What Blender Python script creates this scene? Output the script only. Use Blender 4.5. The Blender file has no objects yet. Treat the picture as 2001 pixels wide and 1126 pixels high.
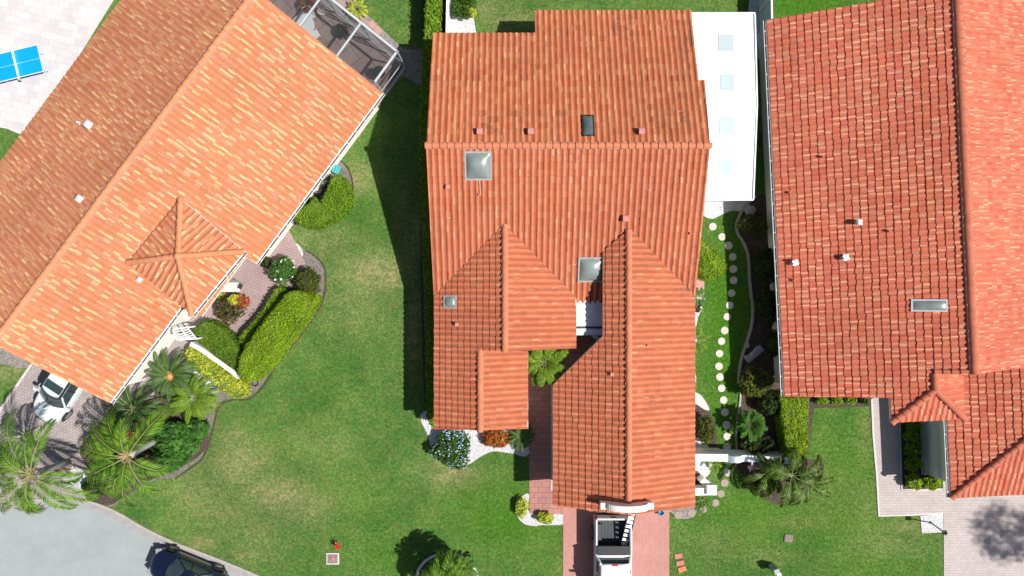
import bpy, bmesh, math, random
import numpy as np
from mathutils import Vector, Matrix
random.seed(7); rng = np.random.default_rng(7)
SC = bpy.context.scene
COL = SC.collection
# ------------------------------------------------------------------ camera, world, sun, exposure
H, F = 39.3, 1377.0                       # drone height (m), focal length in photo pixels
cam = bpy.data.cameras.new('camera'); camo = bpy.data.objects.new('camera', cam); COL.objects.link(camo)
camo.location = (0, 0, H); camo.rotation_euler = (0, 0, 0)
cam.sensor_width = 36; cam.lens = 36*F/2001.0; cam.clip_end = 2000; cam.clip_start = 0.5
SC.camera = camo
SUN = Vector((0.70, -0.17, 1.0)).normalized()
elev = math.asin(SUN.z); az = math.atan2(SUN.x, SUN.y)
w = bpy.data.worlds.new('World'); SC.world = w; w.use_nodes = True
nt = w.node_tree; bg = nt.nodes['Background']; sk = nt.nodes.new('ShaderNodeTexSky')
sk.sky_type = 'NISHITA'; sk.sun_disc = False; sk.sun_elevation = elev; sk.sun_rotation = az
sk.air_density = 1.0; sk.dust_density = 1.5; sk.ozone_density = 1.0
nt.links.new(sk.outputs[0], bg.inputs[0]); bg.inputs[1].default_value = 0.058
sl = bpy.data.lights.new('sun', 'SUN'); sl.energy = 4.7; sl.angle = math.radians(0.53); sl.color = (1, 0.965, 0.91)
so = bpy.data.objects.new('sun', sl); COL.objects.link(so)
so.rotation_euler = SUN.to_track_quat('Z', 'Y').to_euler(); so.location = (20, -5, 60)
SC.view_settings.view_transform = 'Standard'; SC.view_settings.look = 'None'
SC.view_settings.exposure = 0.45; SC.view_settings.gamma = 1.0
# ------------------------------------------------------------------ helpers
def P(u, v, z=0.0):
    s = (H-z)/F
    return Vector(((u-1000.5)*s, (563-v)*s, z))
def PL(pts, z=0.0): return [P(u, v, z) for u, v in pts]
def tag(o, label=None, cat=None, group=None, kind=None):
    if label: o['label'] = label
    if cat: o['category'] = cat
    if group: o['group'] = group
    if kind: o['kind'] = kind
    return o
def empty(name, loc=(0, 0, 0), rz=0, label=None, cat=None, group=None):
    o = bpy.data.objects.new(name, None); COL.objects.link(o); o.location = loc; o.rotation_euler = (0, 0, rz)
    o.empty_display_size = 0.3
    return tag(o, label, cat, group)
def link(name, me, mat=None, parent=None, smooth=False):
    o = bpy.data.objects.new(name, me); COL.objects.link(o)
    if mat is not None:
        for m in (mat if isinstance(mat, (list, tuple)) else [mat]): me.materials.append(m)
    if parent is not None: o.parent = parent
    if smooth: me.polygons.foreach_set('use_smooth', [True]*len(me.polygons))
    return o
class MB:
    """collects plain shapes in one mesh"""
    def __init__(s): s.v = []; s.f = []; s.mi = []; s.cur = 0
    def add(s, vs, fs):
        n = len(s.v); s.v += [tuple(p) for p in vs]; s.f += [tuple(i+n for i in f) for f in fs]; s.mi += [s.cur]*len(fs)
    def box(s, c, size, rz=0, bev=0):
        hx, hy, hz = size[0]/2, size[1]/2, size[2]/2; R = Matrix.Rotation(rz, 3, 'Z'); c = Vector(c)
        if bev:
            b = min(bev, hx*.9, hy*.9, hz*.9); vs = []
            for z, k in ((-hz, b), (-hz+b, 0), (hz-b, 0), (hz, b)):
                for sx, sy in ((-1,-1),(1,-1),(1,1),(-1,1)):
                    X, Y = hx-k, hy-k
                    for dx, dy in (((-1,0),(0,-1)) if (sx*sy > 0) else ((0,-1),(1,0))) if False else ((1,0),):
                        vs.append(c + R @ Vector((sx*X, sy*Y, z)))
            fs = [(3,2,1,0), (12,13,14,15)]
            for l in range(3):
                for i in range(4): j = (i+1) % 4; fs.append((l*4+i, l*4+j, l*4+4+j, l*4+4+i))
            s.add(vs, fs); return s
        vs = [c + R @ Vector((x, y, z)) for z in (-hz, hz) for x, y in ((-hx,-hy),(hx,-hy),(hx,hy),(-hx,hy))]
        s.add(vs, [(3,2,1,0),(4,5,6,7),(0,1,5,4),(1,2,6,5),(2,3,7,6),(3,0,4,7)]); return s
    def tube(s, pts, r, n=8, caps=True):
        pts = [Vector(p) for p in pts]; rs = r if isinstance(r, (list, tuple)) else [r]*len(pts); rings = []
        for i, p in enumerate(pts):
            d = (pts[min(i+1, len(pts)-1)]-pts[max(i-1, 0)])
            d = d.normalized() if d.length > 1e-6 else Vector((0, 0, 1))
            a = d.cross(Vector((0, 0, 1)) if abs(d.z) < .95 else Vector((1, 0, 0))).normalized(); b = d.cross(a)
            rings += [p + (a*math.cos(2*math.pi*k/n) + b*math.sin(2*math.pi*k/n))*rs[i] for k in range(n)]
        fs = [(i*n+k, i*n+(k+1) % n, (i+1)*n+(k+1) % n, (i+1)*n+k) for i in range(len(pts)-1) for k in range(n)]
        if caps: fs += [tuple(range(n-1, -1, -1)), tuple((len(pts)-1)*n+k for k in range(n))]
        s.add(rings, fs); return s
    def bar(s, a, b, w_, h_):
        a, b = Vector(a), Vector(b); d = (b-a).normalized()
        x = d.cross(Vector((0, 0, 1)) if abs(d.z) < .98 else Vector((1, 0, 0))).normalized(); y = x.cross(d)
        vs = [p + x*(i*w_/2) + y*(j*h_/2) for p in (a, b) for i, j in ((-1,-1),(1,-1),(1,1),(-1,1))]
        s.add(vs, [(3,2,1,0),(4,5,6,7),(0,1,5,4),(1,2,6,5),(2,3,7,6),(3,0,4,7)]); return s
    def lathe(s, c, prof, n=20, sx=1, sy=1):
        c = Vector(c); vs = [c + Vector((r*sx*math.cos(2*math.pi*k/n), r*sy*math.sin(2*math.pi*k/n), z)) for r, z in prof for k in range(n)]
        fs = [(i*n+k, i*n+(k+1) % n, (i+1)*n+(k+1) % n, (i+1)*n+k) for i in range(len(prof)-1) for k in range(n)]
        fs += [tuple(range(n-1, -1, -1)), tuple((len(prof)-1)*n+k for k in range(n))]
        s.add(vs, fs); return s
    def prism(s, pts, z0, z1):
        """pts: list of xy; z0/z1 numbers or callables"""
        g = lambda z, p: z(p[0], p[1]) if callable(z) else z
        area = sum(pts[i][0]*pts[(i+1) % len(pts)][1]-pts[(i+1) % len(pts)][0]*pts[i][1] for i in range(len(pts)))
        if area < 0: pts = pts[::-1]
        n = len(pts); vs = [(p[0], p[1], g(z0, p)) for p in pts] + [(p[0], p[1], g(z1, p)) for p in pts]
        fs = [tuple(range(n-1, -1, -1)), tuple(range(n, 2*n))] + [(i, (i+1) % n, n+(i+1) % n, n+i) for i in range(n)]
        s.add(vs, fs); return s
    def build(s, name, mat, parent=None, smooth=False, label=None, cat=None, group=None, kind=None, bevel=0):
        me = bpy.data.meshes.new(name); me.from_pydata(s.v, [], s.f)
        me.update()
        o = link(name, me, mat, parent, smooth)
        if any(s.mi): me.polygons.foreach_set('material_index', s.mi)
        if bevel:
            m = o.modifiers.new('b', 'BEVEL'); m.width = bevel; m.segments = 2; m.limit_method = 'ANGLE'; m.angle_limit = math.radians(40)
        return tag(o, label, cat, group, kind)
def smooth_poly(pts, n=6, closed=True):
    out = []; N = len(pts)
    rngi = range(N) if closed else range(N-1)
    for i in rngi:
        if closed: p0, p1, p2, p3 = pts[i-1], pts[i], pts[(i+1) % N], pts[(i+2) % N]
        else: p0, p1, p2, p3 = pts[max(i-1, 0)], pts[i], pts[i+1], pts[min(i+2, N-1)]
        for k in range(n):
            t = k/n
            out.append(tuple(.5*((2*p1[d])+(-p0[d]+p2[d])*t+(2*p0[d]-5*p1[d]+4*p2[d]-p3[d])*t*t+(-p0[d]+3*p1[d]-3*p2[d]+p3[d])*t**3) for d in (0, 1)))
    if not closed: out.append(tuple(pts[-1]))
    return out
# ------------------------------------------------------------------ materials
def nmat(name):
    m = bpy.data.materials.new(name); m.use_nodes = True; n = m.node_tree
    return m, n, n.nodes['Principled BSDF']
def N(n, t, **kw):
    x = n.nodes.new(t)
    for k, v in kw.items():
        if hasattr(x, k): setattr(x, k, v)
        else: x.inputs[k].default_value = v
    return x
def mixc(n, fac, a, b, mode='MIX'):
    m = n.nodes.new('ShaderNodeMix'); m.data_type = 'RGBA'; m.blend_type = mode
    for s, val in ((0, fac), (6, a), (7, b)):
        if hasattr(val, 'links') or hasattr(val, 'is_output'): n.links.new(val, m.inputs[s])
        elif s == 0: m.inputs[0].default_value = val
        else: m.inputs[s].default_value = (*val[:3], 1)
    return m.outputs[2]
def math_(n, op, a, b=None, c=None):
    m = n.nodes.new('ShaderNodeMath'); m.operation = op
    for i, val in enumerate((a, b, c)):
        if val is None: continue
        if hasattr(val, 'is_output'): n.links.new(val, m.inputs[i])
        else: m.inputs[i].default_value = val
    return m.outputs[0]
def ramp(n, fac, stops, interp='LINEAR'):
    r = n.nodes.new('ShaderNodeValToRGB'); r.color_ramp.interpolation = interp; e = r.color_ramp.elements
    while len(e) < len(stops): e.new(.5)
    for i, (p, c) in enumerate(stops):
        e[i].position = p; e[i].color = (c, c, c, 1) if not isinstance(c, tuple) else (*c[:3], 1)
    n.links.new(fac, r.inputs[0]); return r.outputs[0]
def noise(n, scale, detail=4, rough=.55, coord=None):
    x = n.nodes.new('ShaderNodeTexNoise'); x.inputs['Scale'].default_value = scale; x.inputs['Detail'].default_value = detail
    x.inputs['Roughness'].default_value = rough
    if coord is None:
        tc = n.nodes.new('ShaderNodeTexCoord'); coord = tc.outputs['Object']
    n.links.new(coord, x.inputs['Vector']); return x.outputs['Fac']
def bump(n, bs, h, strength=.3, dist=.02):
    b = n.nodes.new('ShaderNodeBump'); b.inputs['Strength'].default_value = strength; b.inputs['Distance'].default_value = dist
    n.links.new(h, b.inputs['Height']); n.links.new(b.outputs[0], bs.inputs['Normal'])
def plain(name, col, rough=.6, metal=0, var=.12, scale=3, bmp=0, bscale=40, spec=.5, coat=0):
    m, n, b = nmat(name); b.inputs['Roughness'].default_value = rough; b.inputs['Metallic'].default_value = metal
    b.inputs['Specular IOR Level'].default_value = spec; b.inputs['Coat Weight'].default_value = coat
    if var:
        f = ramp(n, noise(n, scale, 6, .65), [(.3, 0.), (.7, 1.)])
        c = mixc(n, f, tuple(x*(1-var) for x in col), tuple(min(x*(1+var), .95) for x in col)); n.links.new(c, b.inputs['Base Color'])
    else: b.inputs['Base Color'].default_value = (*col, 1)
    if bmp: bump(n, b, noise(n, bscale, 3), bmp, .02)
    return m
def leafmat(name, cols, trans=.35, rough=.5, spread=None):
    m, n, b = nmat(name); g = n.nodes.new('ShaderNodeNewGeometry')
    k = len(cols); c = ramp(n, g.outputs['Random Per Island'], [(i/max(k-1, 1), tuple(cc)) for i, cc in enumerate(cols)])
    cl = ramp(n, noise(n, 1.6, 3), [(.35, .78), (.65, 1.2)])
    c = mixc(n, 1.0, c, cl, 'MULTIPLY'); n.links.new(c, b.inputs['Base Color']); b.inputs['Roughness'].default_value = rough
    b.inputs['Specular IOR Level'].default_value = .15
    t = n.nodes.new('ShaderNodeBsdfTranslucent'); n.links.new(mixc(n, 1.0, c, (1.2, 1.25, .7), 'MULTIPLY'), t.inputs[0])
    ms = n.nodes.new('ShaderNodeMixShader'); ms.inputs[0].default_value = trans
    n.links.new(b.outputs[0], ms.inputs[1]); n.links.new(t.outputs[0], ms.inputs[2])
    n.links.new(ms.outputs[0], n.nodes['Material Output'].inputs['Surface']); return m
def tilemat(name, cols, cream=None, cprob=0, cwid=.4, dark=None, dprob=0, dscale=.35, weather=.12, dthr=.5, streaky=0, pan=.25, barrel=.62):
    """roof tile: every tile of the UV grid has its own clay colour, some carry a pale blended streak, some weathered"""
    m, n, b = nmat(name); uv = n.nodes.new('ShaderNodeUVMap'); uv.uv_map = 'UVMap'
    sp = n.nodes.new('ShaderNodeSeparateXYZ'); n.links.new(uv.outputs[0], sp.inputs[0])
    fx = math_(n, 'FRACT', sp.outputs[0]); ix = math_(n, 'FLOOR', sp.outputs[0]); iy = math_(n, 'FLOOR', sp.outputs[1])
    cb = n.nodes.new('ShaderNodeCombineXYZ'); n.links.new(ix, cb.inputs[0]); n.links.new(iy, cb.inputs[1])
    wn = n.nodes.new('ShaderNodeTexWhiteNoise'); n.links.new(cb.outputs[0], wn.inputs['Vector'])
    s2 = n.nodes.new('ShaderNodeSeparateColor'); n.links.new(wn.outputs['Color'], s2.inputs[0])
    k = len(cols); c = ramp(n, wn.outputs['Value'], [(i/max(k-1, 1), tuple(cc)) for i, cc in enumerate(cols)])
    if cream:
        ctr = math_(n, 'MULTIPLY_ADD', s2.outputs[0], .6, .2)
        d = math_(n, 'ABSOLUTE', math_(n, 'SUBTRACT', fx, ctr))
        on = math_(n, 'MULTIPLY', math_(n, 'LESS_THAN', d, cwid/2), math_(n, 'LESS_THAN', s2.outputs[1], cprob))
        tone = math_(n, 'MULTIPLY_ADD', s2.outputs[2], .6, .4)
        c = mixc(n, math_(n, 'MULTIPLY', on, tone), c, cream)
    if streaky:
        st = noise(n, 1, 3, .6, None)
        mp = n.nodes.new('ShaderNodeCombineXYZ'); n.links.new(math_(n, 'MULTIPLY', sp.outputs[0], 9), mp.inputs[0]); n.links.new(math_(n, 'MULTIPLY', sp.outputs[1], .8), mp.inputs[1]); n.links.new(math_(n, 'MULTIPLY', iy, 3.7), mp.inputs[2])
        st = noise(n, 1, 3, .6, mp.outputs[0]); c = mixc(n, 1, c, ramp(n, st, [(.3, 1-streaky), (.7, 1+streaky)]), 'MULTIPLY')
    if dark:
        pn = ramp(n, noise(n, dscale, 3), [(dthr, 0.), (dthr+.2, 1.)])
        rnd = math_(n, 'LESS_THAN', s2.outputs[2], dprob)
        fine = ramp(n, noise(n, 6, 5), [(.35, 0.), (.62, 1.)])
        fac = math_(n, 'MULTIPLY', math_(n, 'MULTIPLY', math_(n, 'MULTIPLY', pn, rnd), fine), .75)
        c = mixc(n, fac, c, dark)
    pm = ramp(n, fx, [(barrel-.10, 1.), (barrel+.03, 1-pan), (.94, 1-pan), (1., 1.)]); c = mixc(n, 1, c, pm, 'MULTIPLY')   # dirt gathered in the pans plus groove shade, both put into the colour
    wz = ramp(n, noise(n, 14, 6, .7), [(.3, 1-weather), (.7, 1+weather)])
    c = mixc(n, 1, c, wz, 'MULTIPLY')
    big = ramp(n, noise(n, .22, 3), [(.35, .93), (.65, 1.07)]); c = mixc(n, 1, c, big, 'MULTIPLY')
    n.links.new(c, b.inputs['Base Color']); b.inputs['Roughness'].default_value = .85; b.inputs['Specular IOR Level'].default_value = .25
    bump(n, b, noise(n, 60, 3), .25, .01); return m
def paver(name, c1, c2, mortar, bw=.22, rh=.11, rot=0, msz=.012, tone=.12, offset=.5, bmp=.4, squash=1):
    m, n, b = nmat(name); tc = n.nodes.new('ShaderNodeTexCoord'); mp = n.nodes.new('ShaderNodeMapping')
    mp.inputs['Rotation'].default_value = (0, 0, rot); n.links.new(tc.outputs['Object'], mp.inputs[0])
    br = n.nodes.new('ShaderNodeTexBrick'); n.links.new(mp.outputs[0], br.inputs[0]); br.offset = offset
    br.inputs['Scale'].default_value = 1; br.inputs['Brick Width'].default_value = bw; br.inputs['Row Height'].default_value = rh
    br.inputs['Mortar Size'].default_value = msz; br.inputs['Mortar Smooth'].default_value = .3
    br.inputs['Color1'].default_value = (*c1, 1); br.inputs['Color2'].default_value = (*c2, 1); br.inputs['Mortar'].default_value = (*mortar, 1)
    v = ramp(n, noise(n, .7, 6, .65), [(.3, 1-tone), (.7, 1+tone)]); c = mixc(n, 1, br.outputs['Color'], v, 'MULTIPLY')
    v2 = ramp(n, noise(n, 30, 3, .6), [(.3, .93), (.7, 1.06)]); c = mixc(n, 1, c, v2, 'MULTIPLY')
    n.links.new(c, b.inputs['Base Color']); b.inputs['Roughness'].default_value = .9; b.inputs['Specular IOR Level'].default_value = .2
    bump(n, b, math_(n, 'SUBTRACT', 1.0, br.outputs['Fac']), bmp, .01); return m
def gravel(name, cols, scale=28):
    m, n, b = nmat(name); tc = n.nodes.new('ShaderNodeTexCoord'); vo = n.nodes.new('ShaderNodeTexVoronoi'); n.links.new(tc.outputs['Object'], vo.inputs['Vector'])
    vo.inputs['Scale'].default_value = scale; s = n.nodes.new('ShaderNodeSeparateColor'); n.links.new(vo.outputs['Color'], s.inputs[0])
    k = len(cols); c = ramp(n, s.outputs[0], [(i/max(k-1, 1), tuple(cc)) for i, cc in enumerate(cols)])
    e = ramp(n, vo.outputs['Distance'], [(.35, 1.05), (.9, .8)]); c = mixc(n, 1, c, e, 'MULTIPLY')  # crevice shade between the pieces painted into the colour
    n.links.new(c, b.inputs['Base Color']); b.inputs['Roughness'].default_value = .9
    bump(n, b, vo.outputs['Distance'], .9, -.03); return m
# ------------------------------------------------------------------ material set
M = {}
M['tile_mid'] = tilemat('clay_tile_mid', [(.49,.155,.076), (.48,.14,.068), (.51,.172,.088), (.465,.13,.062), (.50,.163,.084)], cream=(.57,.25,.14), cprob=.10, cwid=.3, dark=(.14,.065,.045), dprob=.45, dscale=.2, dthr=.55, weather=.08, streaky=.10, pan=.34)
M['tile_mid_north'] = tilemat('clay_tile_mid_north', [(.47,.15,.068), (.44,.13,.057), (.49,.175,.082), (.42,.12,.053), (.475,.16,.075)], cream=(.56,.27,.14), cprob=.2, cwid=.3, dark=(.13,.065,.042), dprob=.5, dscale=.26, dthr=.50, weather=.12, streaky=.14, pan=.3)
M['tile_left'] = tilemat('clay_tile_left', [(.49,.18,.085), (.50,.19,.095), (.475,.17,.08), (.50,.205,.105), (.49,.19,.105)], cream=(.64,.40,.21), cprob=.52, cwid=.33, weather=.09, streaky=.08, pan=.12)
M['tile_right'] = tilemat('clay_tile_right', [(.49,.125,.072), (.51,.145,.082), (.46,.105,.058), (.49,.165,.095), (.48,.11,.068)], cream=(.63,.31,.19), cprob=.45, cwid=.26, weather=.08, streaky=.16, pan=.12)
M['cap_mid'] = plain('clay_ridge_mid', (.50,.16,.08), .85, var=.16, scale=2.2)
M['cap_left'] = plain('clay_ridge_left', (.52,.21,.10), .85, var=.14, scale=2)
M['cap_right'] = plain('clay_ridge_right', (.42,.12,.065), .85, var=.18, scale=2)
M['mortar'] = plain('roof_mortar', (.42,.30,.24), .9, var=.2, scale=6)
M['stucco'] = plain('white_stucco', (.78,.75,.70), .9, var=.05, scale=2, bmp=.3, bscale=30)
M['cream'] = plain('cream_stucco', (.78,.76,.66), .9, var=.06, scale=2, bmp=.3, bscale=30)
M['white'] = plain('white_paint', (.82,.82,.80), .5, var=.03, scale=4)
M['board'] = plain('white_eave_board', (.70,.66,.60), .7, var=.08, scale=3)
M['panel'] = plain('white_aluminium_panel', (.80,.83,.84), .45, var=.03, scale=1.2)
M['poly'] = plain('pale_polycarbonate', (.40,.475,.50), .35, var=.03, scale=2)
M['alu'] = plain('grey_aluminium', (.60,.64,.67), .4, metal=.3, var=.05)
M['pinkvent'] = plain('pink_vent_paint', (.50,.20,.17), .7, var=.08)
M['greyvent'] = plain('galvanised_vent', (.52,.54,.58), .45, metal=.5, var=.08)
M['skyframe'] = plain('grey_skylight_frame', (.30,.30,.29), .6, var=.1)
M['ventwhite'] = plain('painted_metal_vent', (.50,.52,.54), .5, var=.08)
M['dome'] = plain('smoked_skylight_dome', (.20,.24,.22), .28, var=.22, scale=1.5, spec=.8, coat=.3)
M['dome_dark'] = plain('dark_skylight_dome', (.08,.10,.105), .22, var=.15, scale=2, spec=.8, coat=.6)
M['glass'] = plain('window_glass', (.03,.05,.055), .06, var=0, spec=.9)
M['black'] = plain('black_plastic', (.018,.018,.02), .5, var=.1)
M['rubber'] = plain('tyre_rubber', (.02,.02,.02), .85, var=.1)
M['dirtgutter'] = plain('gutter_dark_inside', (.05,.045,.04), .9, var=.3, scale=5)
M['wood'] = plain('bark_brown', (.22,.16,.11), .9, var=.25, scale=8, bmp=.6, bscale=25)
M['trunk_grey'] = plain('pale_palm_trunk', (.36,.36,.34), .85, var=.15, scale=6, bmp=.5, bscale=18)
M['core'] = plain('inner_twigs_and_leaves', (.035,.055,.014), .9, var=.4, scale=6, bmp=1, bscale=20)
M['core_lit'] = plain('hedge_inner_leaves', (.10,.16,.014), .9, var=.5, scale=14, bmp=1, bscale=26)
M['flatroof'] = plain('white_roll_roofing', (.62,.67,.71), .7, var=.12, scale=1.4)
M['patio_white'] = paver('white_travertine_pavers', (.60,.57,.56), (.50,.47,.47), (.45,.43,.42), .55, .38, math.radians(14), .012, .06, bmp=.2)
M['drive_left'] = paver('grey_pink_pavers', (.40,.335,.32), (.32,.27,.27), (.20,.17,.17), .22, .14, math.radians(-36), .016, .10)
M['drive_mid'] = paver('pink_brick_pavers', (.46,.235,.20), (.42,.205,.175), (.33,.16,.14), .20, .10, math.pi/2, .007, .08, bmp=.25)
M['walk_mid'] = paver('pink_pattern_pavers', (.40,.20,.17), (.35,.17,.145), (.17,.08,.07), .42, .30, 0, .012, .10)
M['drive_right'] = paver('pale_grey_pavers', (.47,.41,.39), (.42,.36,.35), (.30,.26,.26), .21, .15, 0, .010, .06)
M['edge_pale'] = plain('pale_paver_edge', (.55,.50,.48), .9, var=.08, scale=4)
M['court'] = paver('courtyard_pavers', (.36,.26,.25), (.31,.23,.23), (.20,.15,.15), .20, .14, math.radians(-36), .012, .12)
M['lanai'] = paver('lanai_pavers', (.34,.25,.23), (.27,.20,.19), (.13,.10,.10), .9, .9, math.radians(-37), .02, .2)
M['gravel_w'] = gravel('white_gravel', [(.55,.56,.58), (.70,.70,.70), (.42,.43,.46), (.66,.64,.62), (.30,.31,.34)], 26)
M['gravel_g'] = gravel('grey_gravel', [(.20,.18,.17), (.30,.27,.25), (.12,.11,.10), (.36,.33,.30), (.22,.17,.14)], 20)
M['mulch'] = gravel('dark_mulch', [(.055,.038,.03), (.09,.06,.045), (.035,.025,.02), (.11,.08,.06)], 14)
M['mulch_g'] = gravel('greyed_mulch', [(.15,.13,.12), (.22,.19,.17), (.10,.085,.08), (.26,.23,.20)], 16)
M['curb'] = plain('garden_kerb_concrete', (.36,.33,.29), .9, var=.18, scale=5, bmp=.3)
M['stone'] = plain('round_stepping_stone_concrete', (.54,.49,.44), .85, var=.16, scale=5, bmp=.3)
M['stone_b'] = plain('brown_stepping_stone_concrete', (.30,.245,.20), .85, var=.14, scale=9, bmp=.3)
def roadmat():
    m, n, b = nmat('worn_asphalt')
    c = ramp(n, noise(n, .5, 8, .6), [(.3, (.262,.292,.292)), (.7, (.312,.342,.342))])
    c = mixc(n, 1, c, ramp(n, noise(n, 45, 3, .7), [(.3, .90), (.7, 1.08)]), 'MULTIPLY')
    sp = ramp(n, noise(n, 2.2, 4, .75), [(.66, 0.), (.78, .4)]); c = mixc(n, sp, c, (.17,.18,.18)); c = mixc(n, 1, c, ramp(n, noise(n, 1.4, 6, .7), [(.3, .93), (.7, 1.05)]), 'MULTIPLY')
    n.links.new(c, b.inputs['Base Color']); b.inputs['Roughness'].default_value = .9; bump(n, b, noise(n, 80, 2), .3, .01); return m
M['road'] = roadmat()
M['kerb'] = plain('street_kerb_concrete', (.30,.285,.28), .9, var=.14, scale=3, bmp=.3)
def lawnmat():
    m, n, b = nmat('lawn_grass')
    at = n.nodes.new('ShaderNodeAttribute'); at.attribute_name = 'dry'
    a2 = n.nodes.new('ShaderNodeAttribute'); a2.attribute_name = 'lush'
    base = ramp(n, noise(n, .28, 7, .68), [(.34, (.046,.120,.024)), (.5, (.074,.160,.034)), (.66, (.125,.215,.050))])
    base = mixc(n, ramp(n, noise(n, 1.3, 5, .65), [(.45, 0.), (.72, .55)]), base, (.17,.195,.055))
    lush = n.nodes.new('ShaderNodeMath'); lush.operation = 'MULTIPLY'; n.links.new(a2.outputs['Fac'], lush.inputs[0]); lush.inputs[1].default_value = 1
    base = mixc(n, lush.outputs[0], base, mixc(n, noise(n, .8, 4), (.032,.125,.006), (.07,.185,.010)))
    dn = ramp(n, noise(n, 2.2, 6, .7), [(.38, 0.), (.62, 1.)])
    dd = math_(n, 'MULTIPLY', at.outputs['Fac'], math_(n, 'MULTIPLY_ADD', dn, .75, .3))
    base = mixc(n, dd, base, (.31,.27,.13))
    fine = ramp(n, noise(n, 15, 4, .8), [(.33, .50), (.5, 1.0), (.67, 1.65)]); base = mixc(n, 1, base, ramp(n, noise(n, 5.5, 3, .7), [(.32, .70), (.5, 1.0), (.68, 1.38)]), 'MULTIPLY'); base = mixc(n, 1, base, fine, 'MULTIPLY')
    hue = ramp(n, noise(n, 7, 3, .6), [(.3, (.9,1.0,1.1)), (.7, (1.12,1.0,.85))]); base = mixc(n, 1, base, hue, 'MULTIPLY')
    n.links.new(base, b.inputs['Base Color']); b.inputs['Roughness'].default_value = .95; b.inputs['Specular IOR Level'].default_value = .1
    bump(n, b, noise(n, 22, 4, .7), 1.0, .05); return m
M['lawn'] = lawnmat()
# foliage
M['hedge'] = leafmat('hedge_leaves', [(.065,.165,.006), (.13,.26,.010), (.22,.36,.014), (.09,.21,.008), (.27,.38,.03)])
M['hedge_gold'] = leafmat('gold_hedge_leaves', [(.15,.27,.006), (.26,.40,.010), (.11,.23,.005), (.36,.47,.02), (.20,.35,.008), (.32,.35,.04)])
M['yellow'] = leafmat('yellow_variegated_leaves', [(.36,.44,.02), (.60,.62,.06), (.18,.26,.02), (.66,.64,.14), (.44,.50,.04)])
M['blade'] = leafmat('grass_blades', [(.04,.12,.012), (.07,.155,.018), (.11,.20,.03), (.05,.13,.014), (.15,.20,.05)], .3, .7)
M['green'] = leafmat('mid_green_leaves', [(.03,.085,.01), (.06,.13,.014), (.09,.17,.02), (.04,.10,.012)])
M['green_red'] = leafmat('green_leaves_with_red_tips', [(.05,.15,.008), (.09,.21,.012), (.13,.27,.016), (.07,.17,.01), (.20,.14,.03)])
M['bright'] = leafmat('bright_green_leaves', [(.04,.13,.02), (.07,.19,.03), (.11,.25,.04), (.03,.10,.02)])
M['olive'] = leafmat('olive_leaves', [(.05,.085,.012), (.10,.13,.02), (.14,.15,.03), (.07,.10,.012), (.11,.075,.03)])
M['darkleaf'] = leafmat('dark_leaves', [(.02,.045,.012), (.035,.06,.015), (.05,.08,.02), (.06,.05,.02)])
M['redleaf'] = leafmat('red_croton_leaves', [(.50,.06,.03), (.60,.16,.04), (.38,.05,.025), (.40,.28,.06), (.16,.12,.03), (.48,.10,.03)])
M['mixleaf'] = leafmat('mixed_croton_leaves', [(.10,.035,.03), (.05,.08,.02), (.14,.16,.04), (.07,.05,.03), (.20,.09,.06)])
M['flower_blue'] = leafmat('pale_blue_flowers', [(.30,.45,.72), (.40,.55,.80), (.22,.36,.62)], .1)
M['flower_white'] = leafmat('white_flowers', [(.85,.85,.80), (.8,.82,.7)], .1)
M['palm'] = leafmat('palm_leaflets', [(.045,.12,.012), (.11,.235,.02), (.20,.36,.035), (.03,.08,.010), (.26,.38,.06)], .35)
M['palm_bright'] = leafmat('bright_palm_leaflets', [(.09,.18,.012), (.15,.27,.018), (.22,.34,.03), (.12,.22,.015)], .35)
M['cycad'] = leafmat('cycad_leaflets', [(.035,.09,.022), (.06,.13,.035), (.09,.17,.045), (.05,.11,.03)], .2, .35)
M['frond_olive'] = leafmat('olive_palm_leaflets', [(.03,.075,.010), (.08,.15,.018), (.02,.05,.010), (.20,.26,.04)], .25, .4)
M['rachis'] = plain('palm_rachis', (.20,.25,.06), .6, var=.2, scale=4)
M['boots'] = plain('dry_palm_boots', (.36,.25,.14), .9, var=.3, scale=9, bmp=.6)
M['fruit'] = leafmat('red_brown_palm_fruit', [(.20,.06,.02), (.30,.11,.05), (.10,.03,.015)], 0)
M['coneorange'] = plain('orange_cycad_cone', (.45,.24,.07), .8, var=.3, scale=12)
M['carwhite'] = plain('white_car_paint', (.62,.68,.69), .28, var=.04, scale=1.2, coat=.5)
M['carblue'] = plain('dark_blue_car_paint', (.003,.006,.024), .22, var=.1, scale=1.2, coat=1, spec=.7)
M['truckwhite'] = plain('white_truck_paint', (.76,.77,.78), .3, var=.02, scale=1.2, coat=.5)
M['bedliner'] = plain('black_bed_liner', (.022,.027,.032), .6, var=.2, scale=5)
M['chrome'] = plain('silver_wheel_metal', (.55,.55,.56), .3, metal=.8, var=.05)
M['lampred'] = plain('red_lamp_lens', (.45,.01,.01), .3, var=0)
M['lampclear'] = plain('clear_lamp_lens', (.25,.28,.30), .15, var=0)
M['bluetop'] = plain('blue_table_top', (.0,.30,.80), .45, var=.02, scale=2)
M['lineblue'] = plain('pale_table_lines', (.35,.75,.85), .5, var=0)
M['brickred'] = plain('terracotta_paver', (.46,.17,.12), .85, var=.12, scale=6)
M['brickorange'] = plain('orange_paver', (.58,.19,.08), .85, var=.08, scale=6)
M['pinkpad'] = plain('pink_paving_slab', (.45,.25,.22), .9, var=.06, scale=6)
M['teal'] = plain('teal_plastic', (.05,.38,.36), .5, var=.04)
M['greybox'] = plain('grey_green_metal', (.26,.33,.30), .5, var=.08)
M['concrete_d'] = plain('old_box_concrete', (.20,.17,.15), .9, var=.35, scale=10, bmp=.5)
M['stoopc'] = plain('worn_step_concrete', (.36,.34,.30), .9, var=.2, scale=4)
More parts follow.
